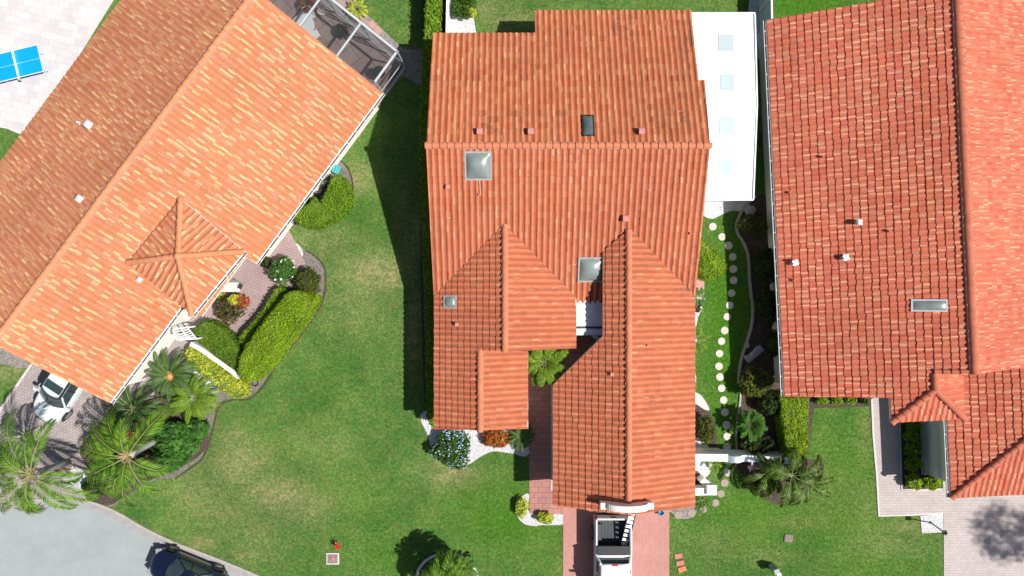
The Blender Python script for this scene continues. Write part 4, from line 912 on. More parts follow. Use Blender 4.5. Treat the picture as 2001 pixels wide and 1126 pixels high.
def palm(root_xy, crown, nf, L, mat, label, name='palm_tree', cat='palm tree', ll=.55, lw_=.045, droop=1.1, el=(.1, 1.0), n=34, seed=0, tr=.15, trunk=True, az0=0, boots=True, trunkmat=None, vshape=.5, azs=None, rr=.022, lvar=.15, lean=.5, group=None, curl=.2, extra=None, botr=.3):
    rs = random.Random(seed); c = Vector(crown); root = empty(name, (root_xy[0], root_xy[1], 0), 0, label, cat, group); o = Vector((root_xy[0], root_xy[1], 0)); cc = c-o
    V, Fc, R_ = [], [], []
    for k in range(nf):
        az = az0+2.399963*k+rs.uniform(-.15, .15) if azs is None else math.radians(azs[k % len(azs)][0])
        e = el[0]+(el[1]-el[0])*(k/max(nf-1, 1)) if azs is None else azs[k % len(azs)][1]; LL = L*rs.uniform(1-lvar, 1+lvar)*(1 if azs is None else azs[k % len(azs)][2])
        frond(V, Fc, cc+Vector((math.cos(az)*.08, math.sin(az)*.08, 0)), az, e, LL, droop*rs.uniform(.8, 1.2), ll*(LL/L)**.5, lw_, n, vshape, lean, rs, rach=R_, curl=rs.uniform(-curl, curl))
    cr = MB(); cr.v = [tuple(p) for p in V]; cr.f = Fc; cr.mi = [0]*len(Fc); cob = cr.build('crown', mat, root)
    m = MB()
    for pts in R_: m.tube(pts[::2], [rr*(1-.8*i/(len(pts[::2])-1)) for i in range(len(pts[::2]))], 5, False)
    m.build('leaf_stalks', M['rachis'], cob)
    if trunk:
        m = MB(); K = 8; pts = [(Vector((0, 0, 0))).lerp(cc-Vector((0, 0, .1)), i/K) + Vector((0, 0, 0)) for i in range(K+1)]
        m.tube(pts, [tr*(1.25 if i == 0 else 1.0) for i in range(K+1)], 12); m.build('trunk', trunkmat or M['trunk_grey'], root, smooth=True)
    if boots:
        m = MB()
        for k in range(22):
            a = rs.uniform(0, 6.28); e = rs.uniform(-.1, 1.0); d = Vector((math.cos(a)*math.cos(e), math.sin(a)*math.cos(e), math.sin(e)))
            m.tube([cc-Vector((0, 0, .15)), cc+d*botr*rs.uniform(.6, 1.1)], [.05, .015], 5)
        m.build('boots', M['boots'], root)
    if extra: extra(root, cc, rs)
    return root
# ================================================================== vegetation
hedge([(828,-80),(866,-80),(864,0),(860,60),(852,110),(848,170),(842,260),(842,300),(846,430),(849,560),(850,700),(851,800),(846,836),(834,820),(832,700),(829,560),(823,430),(820,300),(822,200),(827,100),(832,0)], 1.55, M['hedge'], 'long clipped hedge running along the west wall of the middle house', dens=210, leaf=.085, sm=0, seed=1)
hedge([(577,432),(580,412),(600,398),(612,385),(622,398),(636,374),(648,346),(664,342),(676,356),(683,380),(677,404),(652,428),(622,442),(594,441)], 1.35, M['hedge'], 'rounded crescent hedge against the left house beside the teal bench', dens=420, leaf=.055, seed=2)
hedge([(563,572),(590,570),(612,580),(606,602),(588,632),(560,668),(532,706),(512,732),(492,747),(470,742),(463,722),(470,694),(490,662),(520,622),(546,590)], 1.7, M['hedge_gold'], 'large flat topped golden green hedge beside the left lawn', dens=560, leaf=.05, seed=3, wob=.03)
hedge([(542,560),(560,574),(532,610),(505,648),(482,684),(468,676),(466,660),(490,630),(515,600)], .9, M['hedge'], 'low narrow green hedge between the courtyard paving and the golden hedge', dens=260, leaf=.06, seed=4)
hedge([(374,648),(386,634),(402,627),(424,634),(444,652),(462,674),(472,694),(468,712),(458,722),(440,712),(412,690),(384,668)], 1.1, M['green_red'], 'dark green clipped hedge behind the white garden wall', dens=460, leaf=.05, seed=5, wob=.05)
hedge([(362,684),(372,676),(390,683),(412,700),(440,718),(466,738),(480,756),(480,770),(468,779),(450,776),(425,757),(400,738),(372,716),(361,700)], .75, M['yellow'], 'yellow leaved low hedge in front of the white garden wall', dens=330, leaf=.075, seed=6, wob=.08)
shrub(553, 527, 31, 1.3, M['bright'], 'dark green round shrub dotted with white flowers beside the courtyard', n=1900, leaf=.06, seed=7, extra=flowers(M['flower_white'], 26, .13))
shrub(601, 549, 31, 1.3, M['olive'], 'olive green round shrub next to the white flowering shrub', n=1900, leaf=.06, seed=8, lumps=6)
shrub(447, 602, 33, 1.1, M['mixleaf'], 'mixed croton shrub with dark red and green leaves in the courtyard', n=900, leaf=.10, seed=9, core=False, extra=lambda r_, e_, s_: (blob([(.35,.45,.9,.35,.3,.3)], 150, .10, M['yellow'], 'foliage_pale', r_, s_), blob([(.75,.35,.8,.45,.35,.4)], 180, .10, M['redleaf'], 'foliage_red', r_, s_)))
shrub(430, 577, 9, .9, M['yellow'], 'small yellow shrub squeezed beside the white porch column', n=120, leaf=.08, seed=10, core=False)
shrub(518, 512, 12, .6, M['darkleaf'], 'small dark shrub at the white eave corner of the courtyard', n=220, leaf=.09, seed=11, core=False)
# bed at the left driveway
for k, (u, v, r, h, mt, lb) in enumerate([
    (336,868,50,1.6,'bright','broad glossy green shrub mass east of the leaning palm'), (385,842,24,1.2,'bright','glossy green shrub at the east tip of the driveway bed'),
    (300,905,30,1.2,'darkleaf','dark green shrub south of the grey palm trunk'), (285,830,30,1.3,'darkleaf','dark shrub behind the red brown fruit cluster'),
    (330,905,22,1.0,'bright','low glossy shrub at the lawn edge of the palm bed'), (232,838,30,1.1,'darkleaf','dark shrub at the paved driveway edge below the palm'), (205,905,26,.9,'green','green shrub between the two tall palms'), (180,955,22,.8,'darkleaf','low dark shrub beside the street kerb')]):
    shrub(u, v, r, h, M[mt], lb, n=int(r*r*1.1), leaf=.13, seed=20+k, core=True, aspect=2.8, lumps=7)
p = P(333, 735, .9); palm((p.x, p.y), p, 30, 1.45, M['cycad'], 'large sago palm with orange cone close to the left eave', 'cycad', 'cycad', ll=.28, lw_=.03, droop=.9, el=(.05,1.0), n=40, seed=31, tr=.16, vshape=.2, curl=.4, extra=lambda r_, c_, s_: (lambda m: (m.lathe(c_, [(.20,-.1),(.24,.05),(.14,.2),(.03,.3)], 12), m.build('cone', M['coneorange'], r_)))(MB()))
p = P(378, 778, .9); palm((p.x, p.y), p, 26, 1.3, M['palm_bright'], 'bright green sago palm above the white gravel patch', 'cycad', 'cycad', ll=.30, lw_=.035, droop=.8, el=(0,.9), n=36, seed=32, tr=.14, vshape=.15, curl=.4, boots=False)
p = P(262, 800, .9); palm((p.x, p.y), p, 22, 1.6, M['cycad'], 'dark sago palm at the left house roof corner', 'cycad', 'cycad', ll=.28, lw_=.03, droop=.8, el=(0,.9), n=34, seed=33, tr=.14, vshape=.15, boots=False)
def fruit(root, cc, rs):
    g = np.random.default_rng(5); blob([(cc.x-.12, cc.y+1.0, cc.z-.25, .42, .45, .3)], 260, .075, M['fruit'], 'fruit_cluster', root, g, shell=.2, aspect=1.1)['kind'] = 'stuff'
    m = MB(); m.tube([cc+Vector((-.05,.1,-.1)), cc+Vector((-.15,.6,-.35))], [.05,.02], 6); m.build('fruit_stalk', M['rachis'], root)
c = P(248, 893, 4.3); b = P(313, 855, .3)
palm((b.x, b.y), c, 13, 3.25, M['palm'], 'tall leaning palm with red brown fruit beside the driveway', ll=.80, lw_=.05, droop=1.15, n=42, seed=41, tr=.17, vshape=.3, extra=fruit, curl=.3, rr=.035, lean=.6, botr=.5,
     azs=[(150,.25,1.0),(118,.4,.85),(51,.45,.95),(184,.1,1.2),(172,.3,1.0),(230,.2,1.08),(243,.35,.95),(263,.2,.98),(296,.25,.82),(328,.3,.85),(208,.35,1.0),(88,.9,.6),(275,.9,.55)])
c = P(58, 928, 4.6); b = P(130, 905, .0)
palm((b.x, b.y), c, 14, 3.3, M['palm'], 'tall palm at the left picture edge leaning over the street', ll=.76, lw_=.05, droop=1.3, n=42, seed=42, tr=.17, vshape=.3, curl=.35, rr=.035, lean=.6, botr=.55,
     azs=[(120,.35,1.1),(92,.45,.9),(70,.4,.85),(150,.3,1.1),(178,.2,1.1),(205,.15,1.1),(228,.3,1.1),(252,.2,1.15),(262,.35,1.0),(312,.3,.85),(338,.3,.95),(275,.8,.7),(135,.8,.7),(349,.1,.8)])
def deadfrond(a, b, lb, sd):
    rs_ = random.Random(sd); m = MB(); A, B = P(*a), P(*b); mid = (A+B)/2+Vector((0,0,.12)); m.tube([A, mid, B], [.09,.05,.02], 6)
    for k in range(26):
        t = .35+.65*k/26; q = A.lerp(B, t)+Vector((0,0,.12)); d = (B-A).normalized(); s_ = Vector((-d.y,d.x,0))*rs_.choice((-1,1)); m.bar(q, q+d*.35+s_*.12-Vector((0,0,.1)), .03, .01)
    m.build('dead_frond', M['boots'], None, label=lb, cat='palm frond')
deadfrond((85,930,.8), (140,913,1.0), 'dry fallen palm frond lying across the driveway corner', 3)
# front bed of the middle house
shrub(884, 878, 43, 1.1, M['green'], 'round bush covered in pale blue flowers at the gable corner', n=1700, leaf=.11, seed=51, lumps=7, extra=flowers(M['flower_blue'], 300, .085))
shrub(970, 857, 27, .7, M['redleaf'], 'red and orange croton bush below the west gable', n=900, leaf=.12, seed=52, sx=1.15, sy=.75, aspect=2.6, core=False)
p = P(1017, 852, .4); palm((p.x, p.y), p, 30, .75, M['cycad'], 'spiky green tuft plant beside the pink walkway', 'grass_plant', 'plant', ll=.16, lw_=.05, droop=.9, el=(.1,1.2), n=12, seed=53, trunk=False, boots=False)
shrub(1020, 993, 15, .6, M['yellow'], 'upright golden shrub at the lawn corner of the pink walkway', n=700, leaf=.065, seed=54, sy=1.55, lumps=5)
shrub(1066, 1014, 20, .6, M['yellow'], 'wide golden shrub in white gravel beside the driveway', n=700, leaf=.065, seed=55, sy=.58, lumps=5)
p = P(1063, 711, 2.5); palm((p.x+.3, p.y+.2), p, 16, 1.25, M['palm_bright'], 'small bright green palm in the entry court of the middle house', ll=.36, lw_=.07, droop=.9, el=(.1,1.0), n=26, seed=56, tr=.06, boots=False, vshape=.25)
# palm ring bed at the bottom
sheet('ring_bed', [(820+52+52*math.cos(t), 1125+50*math.sin(t)) for t in [2*math.pi*k/24 for k in range(24)]], M['mulch'], .03)
strip('ring_kerb', [(873+60*math.cos(t), 1135+54*math.sin(t)) for t in [2*math.pi*k/16 for k in range(16)]], .16, M['edge_pale'], -.02, .08, 'structure', 3, True)
p = P(872, 1134, 2.4); palm((p.x+.1, p.y+.1), p, 38, 1.45, M['palm'], 'bushy palm in a round kerbed bed at the lower lawn', ll=.5, lw_=.06, droop=1.3, el=(-.1,1.2), n=30, seed=57, tr=.12)
p = P(908, 1108, .5); palm((p.x, p.y), p, 14, .7, M['bright'], 'low broad leaved plant at the kerb of the round palm bed', 'leafy_plant', 'plant', ll=.22, lw_=.10, droop=.8, el=(.1,.9), n=8, seed=58, trunk=False, boots=False)
# side garden
hedge([(1362,470),(1371,464),(1384,476),(1400,490),(1414,506),(1421,518),(1417,530),(1404,541),(1390,547),(1376,540),(1366,520)], 1.7, M['hedge_gold'], 'bright lime hedge bulging from the middle house east wall', dens=450, leaf=.055, seed=61, wob=.05)
p = P(1366, 581, .5); palm((p.x, p.y), p, 12, .5, M['bright'], 'small green rosette plant beside the pink garden path', 'rosette_plant', 'plant', ll=.16, lw_=.08, n=8, el=(.1,.9), seed=62, trunk=False, boots=False)
shrub(1364, 604, 7, .4, M['mixleaf'], 'tiny dark red plant in white gravel at the east wall', n=70, leaf=.09, seed=63, core=False, name='small_plant', cat='plant')
p = P(1361, 665, .5); palm((p.x, p.y), p, 12, .7, M['palm_bright'], 'pale green strappy plant at the east wall', 'strap_plant', 'plant', ll=.14, lw_=.06, n=8, el=(.1,.9), seed=64, trunk=False, boots=False)
shrub(1380, 840, 22, 1.1, M['olive'], 'dark olive shrub arching over the bed by the east wall', n=1000, leaf=.08, seed=65, sy=1.5, sx=.9, lumps=7, core=False)
for k, (u, v, r, sx, sy, h, mt, lb) in enumerate([(1472,438,24,1.3,.9,1.2,'olive','yellow green shrub below the pale boulder in the shaded bed'),
    (1496,520,26,1.0,1.6,1.2,'darkleaf','dark shrub mass in the upper shaded side bed'), (1500,600,26,.9,1.6,1.2,'darkleaf','dark shrub mass beside the bend of the garden kerb'),
    (1512,672,22,.8,1.4,1.2,'darkleaf','dark shrub mass behind the stone bench'), (1478,748,34,1.1,1.0,1.3,'olive','bronze tipped shrub at the lower end of the shaded bed'),
    (1505,790,24,1.0,1.0,1.1,'darkleaf','dark shrub between the bronze shrub and the lime hedge'), (1480,868,30,1.2,.7,1.0,'darkleaf','dark low shrub behind the white gate wall')]):
    shrub(u, v, r, h, M[mt], lb, n=int(r*r*1.3*sx*sy), leaf=.11, seed=70+k, sx=sx, sy=sy, lumps=7, core=True)
p = P(1466, 830, 1.0); palm((p.x, p.y), p, 36, .75, M['bright'], 'pale green rosette shrub standing in the dark side bed', 'rosette_plant', 'plant', ll=.24, lw_=.07, n=12, el=(.1,1.3), droop=.6, seed=80, tr=.04, boots=False)
hedge([(1526,776),(1582,776),(1581,830),(1580,886),(1572,900),(1552,902),(1540,884),(1534,850),(1530,815)], 1.35, M['hedge_gold'], 'lime green clipped hedge below the right house corner', dens=450, leaf=.055, seed=81, sm=0)
for k, (u, r) in enumerate(((1609,13),(1637,13),(1664,12),(1690,9))):
    shrub(u, 784, r, .55, M['hedge_gold' if k < 3 else 'green'], ['rounded lime shrub nearest the tall lime hedge', 'rounded lime shrub second from the tall lime hedge', 'rounded lime shrub third along the right house wall', 'small darker shrub beside the pale side path'][k], n=260, leaf=.06, seed=82+k, sx=1.1, sy=.75, group='small shrubs along the right house wall')
for k, (u, v, r, ds) in enumerate(((1786,833,17,'topmost, half under the hipped entry roof'),(1783,853,17,'second from the entry roof'),(1787,876,19,'third from the entry roof'),(1785,907,18,'fourth from the entry roof'),(1787,942,19,'at the corner of the entry bed'),(1823,944,18,'at the end of the pale garage wall'))):
    shrub(u, v, r, .8, M['hedge_gold' if k > 3 else 'hedge'], 'round clipped bush '+ds, n=420, leaf=.085, seed=90+k, group='round clipped bushes in the entry bed')
c = P(1548, 930, 2.4); palm((c.x-.4, c.y+.2), c, 11, 2.0, M['frond_olive'], 'arching palm on the lawn below the white gate wall', ll=.40, lw_=.06, droop=1.6, el=(.2,1.0), n=46, seed=101, tr=.10, vshape=.05, curl=1.3, boots=False)
c = P(1500, 925, 1.6); palm((c.x, c.y), c, 8, 1.5, M['frond_olive'], 'smaller arching palm next to the striped flag', ll=.34, lw_=.055, droop=1.3, el=(.15,1.0), n=36, seed=102, tr=.08, vshape=.1, curl=.8, boots=False)
c = P(1578, 945, 1.8); palm((c.x, c.y), c, 10, 1.5, M['frond_olive'], 'smaller arching palm at the lawn side of the palm clump', ll=.34, lw_=.045, droop=1.3, el=(.15,1.0), n=36, seed=103, tr=.08, vshape=.1, curl=.8, boots=False)
shrub(1495, 950, 26, .9, M['olive'], 'olive ground shrub under the palm clump', n=900, leaf=.09, seed=104, sx=1.4, core=False)
p = P(1397, 903, .5); palm((p.x, p.y), p, 12, .5, M['palm_bright'], 'green strappy plant beside the gate post gravel', 'strap_plant', 'plant', ll=.14, lw_=.06, n=8, el=(.1,.9), seed=105, trunk=False, boots=False)
p = P(1372, 974, .5); palm((p.x, p.y), p, 16, .7, M['bright'], 'green strappy plant below the low white pillar wall', 'strap_plant', 'plant', ll=.16, lw_=.06, n=8, el=(.1,.9), seed=106, trunk=False, boots=False)
# top edge
shrub(905, 8, 27, 1.1, M['green'], 'green shrub behind the white fence', n=1100, leaf=.11, seed=111, lumps=6, core=False)
shrub(920, 22, 12, .8, M['yellow'], 'yellow green shrub at the gravel edge behind the white fence', n=240, leaf=.10, seed=112, core=False)
p = P(697, 18, .4); palm((p.x, p.y), p, 22, .6, M['yellow'], 'yellow spiky plant outside the screened porch', 'spiky_plant', 'plant', ll=.12, lw_=.06, n=8, el=(.1,1.0), seed=113, trunk=False, boots=False)
shrub(668, 60, 14, .8, M['darkleaf'], 'potted dark plant inside the screened porch', n=300, leaf=.10, seed=114, core=False)
shrub(740, 140, 13, 1.2, M['darkleaf'], 'dark plant in the corner of the screened porch', n=300, leaf=.10, seed=115, core=False)
shrub(600, 6, 20, .8, M['redleaf'], 'reddish plant inside the screened porch near the pot ring', n=260, leaf=.09, seed=116, core=False)
# tree outside the picture whose shade falls on the right driveway
def oak(x, y, h, r, label, seed):
    rs = np.random.default_rng(seed); root = empty('shade_tree', (x, y, 0), 0, label, 'tree'); ells = [(0, 0, h, r*.7, r*.7, r*.55)]
    m = MB(); m.tube([(0,0,0), (.1,0,h*.4), (0,.1,h*.75)], [.22,.17,.10], 10)
    for k in range(9):
        a = 2*math.pi*k/9; q = rs.uniform(.5,.75)*r; z = h+rs.uniform(-.5,.5)*r*.6; ells.append((math.cos(a)*q, math.sin(a)*q, z, r*.4, r*.4, r*.32)); m.tube([(0,.05,h*.6), (math.cos(a)*q*.5, math.sin(a)*q*.5, h*.85), (math.cos(a)*q, math.sin(a)*q, z)], [.09,.06,.02], 7)
    blob(ells, 1900, .11, M['green'], 'crown', root, rs, shell=.1, low=-2); m.build('trunk', M['wood'], root); return root
oak(27.3+15.4, -13.6-3.74, 22.0, 2.0, 'leafy tree standing beyond the right edge by the pale driveway', 7)
# ================================================================== garden walls, fences, gates
def garden_wall(name, a, b, w_, h, mat, label, cat='garden wall', cap=.04, z0=0, posts=()):
    """masonry wall; a, b photo pixels of the wall top line"""
    A, B = P(*a, h), P(*b, h); A.z = B.z = 0; m = MB(); d = (B-A).normalized(); s = Vector((-d.y, d.x, 0))
    m.prism([tuple((p+s*k*w_/2).xy) for p, k in ((A,1),(A,-1),(B,-1),(B,1))], z0, h-cap)
    root = empty(name, (0,0,0), 0, label, cat); m.build('wall_body', mat, root)
    c = MB(); c.prism([tuple((p+s*k*(w_/2+.04)+d*e).xy) for p, k, e in ((A,1,-.04),(A,-1,-.04),(B,-1,.04),(B,1,.04))], h-cap+.001, h); c.build('coping', M['white'], root)
    for u, v, ps, ph in posts:
        q = P(u, v, ph); m = MB(); m.box((q.x, q.y, ph/2), (ps, ps, ph-.02)); m.box((q.x, q.y, ph), (ps+.08, ps+.08, .06)); m.build('pillar', mat, root, bevel=.01)
    return root
garden_wall('garden_wall', (1345,894), (1421,895), .30, 1.75, M['cream'], 'cream garden wall left of the curved garden gate')
garden_wall('garden_wall', (1449,896), (1541,901), .26, 1.6, M['cream'], 'pale garden wall right of the curved garden gate')
garden_wall('low_wall', (1340,962), (1386,961), .30, 1.25, M['stucco'], 'low white wall with a square pillar beside the garage', posts=((1391,958,.46,1.4),))
A, B = P(1372,938,1.15), P(1388,952,1.15); m = MB(); m.prism([tuple(Vector(q).xy) for q in (A+Vector((-.12,-.12,0)), A+Vector((.12,.12,0)), B+Vector((.12,.12,0)), B+Vector((-.12,-.12,0)))], 0, 1.15)
m.build('low_wall', M['cream'], None, label='short slanting cream wall running into the white pillar', cat='garden wall', bevel=.01)
def arch_gate(a, b, h, rise, mat, label, n=9, depth=0):
    A, B = P(*a, 1.5), P(*b, 1.5); A.z = B.z = 0; d = (B-A); L = d.length; d.normalize(); root = empty('garden_gate', (0,0,0), 0, label, 'gate'); m = MB()
    top = [A+d*(L*i/12)+Vector((0,0,h+rise*math.sin(math.pi*i/12))) for i in range(13)]
    for i in range(12): m.bar(top[i], top[i+1]+d*.02, .09, .06)
    m.bar(A, A+Vector((0,0,h)), .07, .07); m.bar(B, B+Vector((0,0,h)), .07, .07); m.bar(A+Vector((0,0,.12)), B+Vector((0,0,.12)), .05, .05); m.bar(A+Vector((0,0,h*.62)), B+Vector((0,0,h*.62)), .05, .05)
    m.build('gate_frame', mat, root); s = MB()
    for i in range(1, n):
        q = A+d*(L*i/n); s.bar(q+Vector((0,0,.1)), q+Vector((0,0,h+rise*math.sin(math.pi*i/n)-.02)), .03, .03)
    s.build('gate_bars', mat, root); return root
arch_gate((1421,890), (1450,892), 1.45, .35, M['gatewhite'], 'pale blue grey arched gate between the two cream garden walls')
q0, q1 = P(1421,890,1.5), P(1450,892,1.5); m = MB(); m.prism([(q0.x, q0.y), (q0.x, q0.y-.3), (q1.x, q1.y-.3), (q1.x, q1.y)], 1.55, 1.6)
n_ = 14; vs = []
for i in range(n_+1):
    t = i/n_; x = q0.x+(q1.x-q0.x)*t; z = 1.58+.32*math.sin(math.pi*t); vs += [(x, q0.y+.02, z), (x, q0.y-.32, z)]
m = MB(); m.add(vs, [(i*2, i*2+1, i*2+3, i*2+2) for i in range(n_)]); m.add([(x, y, z-.04) for x, y, z in vs], [(i*2+2, i*2+3, i*2+1, i*2) for i in range(n_)])
m.build('arch_canopy', M['gatewhite'], None, label='curved sheet metal arch over the pale gate', cat='arch')
# white garden wall and grille gate of the left house
def left_wall():
    root = empty('garden_wall', (0,0,0), 0, 'white curving garden wall between the yellow hedge and the dark green hedge', 'garden wall')
    top = smooth_poly([(372,672),(392,683),(412,697),(432,711),(450,724),(466,738)], 5, False); H0 = [1.9,1.55]; m = MB(); W = []
    for i, (u, v) in enumerate(top):
        t = i/(len(top)-1); h = 1.3-.3*t+.05*math.sin(t*9); p = P(u, v, h); W.append((p, h))
    n = len(W); vs = []
    for i, (p, h) in enumerate(W):
        a = W[max(i-1, 0)][0]; b = W[min(i+1, n-1)][0]; d = (b-a); d.z = 0; d.normalize(); s = Vector((-d.y, d.x, 0))*.11
        vs += [(p.x+s.x, p.y+s.y, 0), (p.x-s.x, p.y-s.y, 0), (p.x-s.x, p.y-s.y, h), (p.x+s.x, p.y+s.y, h)]
    fs = [(i*4+k, i*4+(k+1) % 4, i*4+4+(k+1) % 4, i*4+4+k) for i in range(n-1) for k in range(4)] + [(3,2,1,0), ((n-1)*4, (n-1)*4+1, (n-1)*4+2, (n-1)*4+3)]
    m.add(vs, fs); o = m.build('wall_body', M['stucco'], root)
    bm = bmesh.new(); bm.from_mesh(o.data); bmesh.ops.recalc_face_normals(bm, faces=bm.faces); bm.to_mesh(o.data); bm.free()
left_wall()
def grille():
    root = empty('grille_gate', (0,0,0), 0, 'white open grille arch by the left house entry', 'gate'); zt = 2.1
    A, B, C_, D = P(340,643,zt), P(366,640,zt-.3), P(384,662,zt-.5), P(356,664,zt); m = MB()
    for a, b in ((A,B),(B,C_),(D,C_)): m.bar(a, b, .055, .05)
    k = 10; pr = None
    for i in range(k+1):
        t = i/k; q = A.lerp(D, t)+Vector((-.12,-.20,0))*math.sin(math.pi*t)
        if pr: m.bar(pr, q, .06, .06)
        pr = q
    m.bar(A.lerp(B, .5), D.lerp(C_, .5), .06, .05)
    for p in (B, C_, D): m.bar(p, Vector((p.x, p.y, 0)), .08, .08)
    m.build('frame', M['white'], root); s = MB()
    for i in range(1, 6): t = i/6; s.bar(A.lerp(D, t)+Vector((-.12,-.20,0))*math.sin(math.pi*t), B.lerp(C_, t), .03, .03)
    s.build('bars', M['white'], root)
grille()
def vinyl_fence(name, a, b, h, label, mat, posts=3):
    A, B = P(*a, h), P(*b, h); A.z = B.z = 0; d = (B-A).normalized(); s = Vector((-d.y, d.x, 0)); root = empty(name, (0,0,0), 0, label, 'fence'); L = (B-A).length
    m = MB(); m.bar(A+Vector((0,0,h/2+.02)), B+Vector((0,0,h/2+.02)), .03, h-.12)
    for i in range(int(L/.3)): q = A+d*(.3*i+.1); m.bar(q+Vector((0,0,.1)), q+Vector((0,0,h-.08)), .045, .04)
    m.build('fence_panel', mat, root); r = MB(); r.bar(A+Vector((0,0,h-.05)), B+Vector((0,0,h-.05)), .09, .1); r.bar(A+Vector((0,0,.1)), B+Vector((0,0,.1)), .07, .12); r.build('fence_rail', M['white'], root)
    for i in range(posts+1):
        q = A.lerp(B, i/posts); m = MB(); m.box((q.x, q.y, h/2), (.13, .13, h)); m.lathe((q.x, q.y, h), [(.10,0),(.10,.03),(.02,.09)], 4); m.build('fence_post', M['white'], root)
vinyl_fence('fence', (876,-90), (872.5,66), 1.75, 'white vinyl fence beside the tall hedge, by the left top gravel', M['white'], 4)
vinyl_fence('fence', (1506,-90), (1509,40), 1.75, 'pale grey blue fence beside the right house corner', M['gatewhite'], 3)
# ================================================================== screened porch
def cage():
    zt = 2.63; root = empty('screen_enclosure', (0,0,0), 0, 'white framed screened porch with dark mesh behind the left house', 'screened porch'); dn = Vector((0,0,1))
    T0, T1 = P(560,-71,zt), P(776,101,zt); C1 = P(733,160,zt); g = lambda p, z=0: Vector((p.x, p.y, z))
    def beam(a, b, w_=.12, h=.10, nm='frame_beam'): m = MB(); m.bar(a, b, w_*.8, h); return m.build(nm, M['alu'], root)
    beam(T0, T1+(T1-T0).normalized()*.05, .14); beam(T1, C1, .13); d = (T1-T0).normalized(); n = Vector((d.y, -d.x, 0))
    hx = (C1-T1).length
    for u, v in ((623,0),(705,46)):
        t = P(u, v, zt); k = (t-T0).dot(d); q = T0+d*k; e = q+(C1-T1).normalized()*2.4; beam(q-dn*.01, e-dn*.01); beam(q-dn*.05, g(q), .08, .08, 'frame_post')
    for q in (T1, C1, T0): beam(q-dn*.05, g(q), .09, .09, 'frame_post')
    beam(g(T0,.05), g(T1,.05), .08, .08, 'base_rail'); beam(g(T1,.05), g(C1,.05)+(C1-T1).normalized()*.1, .18, .10, 'base_rail'); beam(g(T1,.85), g(C1,.85), .05, .05, 'base_rail'); beam(g(T0,.75), g(T1,.75), .05, .05, 'base_rail')
    for a, b in ((.30,.62),(.62,.95)):
        beam(T0.lerp(T1, a)-dn*.1, g(T0.lerp(T1, a+.12), .7), .07, .06, 'wind_brace')
        beam(T0.lerp(T1, a+.06)-dn*.1, g(T0.lerp(T1, a+.22), .1), .07, .06, 'wind_brace')
    def pane(pts): m = MB(); m.add(pts, [tuple(range(len(pts)))]); m.build('screen_mesh', M['screen'], root)
    e = (C1-T1).normalized()*3.0; pane([T0+dn*.02, T1+dn*.02, T1+e+dn*.02, T0+e+dn*.02]); pane([g(T0,.1)+n*0, g(T1,.1), T1, T0]); pane([g(T1,.1), g(C1,.1), C1, T1])
cage()
# porch furniture
def patio_table():
    c = P(592,50,.74); root = empty('patio_table', (c.x, c.y, 0), 0, 'round pale patio table half under the roof edge', 'table'); m = MB(); m.lathe((0,0,.70), [(.60,0),(.63,.02),(.62,.05),(.58,.055)], 32); m.build('tabletop', M['panel'], root, smooth=False)
    for k in range(4): m = MB(); a = k*math.pi/2+.4; m.tube([(math.cos(a)*.2,math.sin(a)*.2,.70),(math.cos(a)*.5,math.sin(a)*.5,0)], .02, 6); m.build('leg', M['alu'], root)
patio_table()
def metal_chair(u, v, rz, label):
    c = P(u, v, .45); root = empty('patio_chair', (c.x, c.y, 0), rz, label, 'chair', 'metal chairs round the patio table'); m = MB(); m.box((0,0,.44), (.44,.44,.03)); m.build('seat', M['panel'], root)
    for x in (-.2,.2):
        for y in (-.2,.2): m = MB(); m.tube([(x,y,.43),(x*1.1,y*1.1,0)], .015, 6); m.build('leg', M['white'], root)
    m = MB(); m.tube([(-.22,-.22,.44),(-.25,-.28,.72),(-.15,-.33,.92),(.15,-.33,.92),(.25,-.28,.72),(.22,-.22,.44)], .018, 6); m.tube([(-.24,.2,.44),(-.27,.18,.66),(-.25,-.27,.68)], .016, 6); m.tube([(.24,.2,.44),(.27,.18,.66),(.25,-.27,.68)], .016, 6); m.build('backrest', M['white'], root)
metal_chair(606,30,-2.6,'white metal chair on the far side of the patio table'); metal_chair(616,68,-1.0,'white metal chair near the roof edge at the patio table')
def torus_obj(name, c, R_, r, mat, **k):
    m = MB(); c = Vector(c); m.tube([c+Vector((math.cos(t)*R_, math.sin(t)*R_, 0)) for t in [2*math.pi*i/24 for i in range(25)]], r, 6, False); return m.build(name, mat, None, **k)
c = P(627,22,.35); m = MB(); m.lathe((c.x,c.y,0), [(.16,0),(.24,.32),(.21,.33),(.19,.22),(.01,.2)], 20); m.build('plant_pot', M['board'], None, label='round pale pot inside the screened porch', cat='pot')
for k, (u, v) in enumerate(((728,52),(739,63))):
    c = P(u-1, v-4, .05); m = MB(); m.box((c.x, c.y, .035), (.42,.34,.05), math.radians(-52)); m.build('paving_slab', M['pinkpad'], None, label=['square pink slab outside the porch, nearer the yellow plant','square pink slab outside the porch, nearer the porch corner'][k], cat='paving slab', group='pink slabs outside the screened porch', bevel=.008)
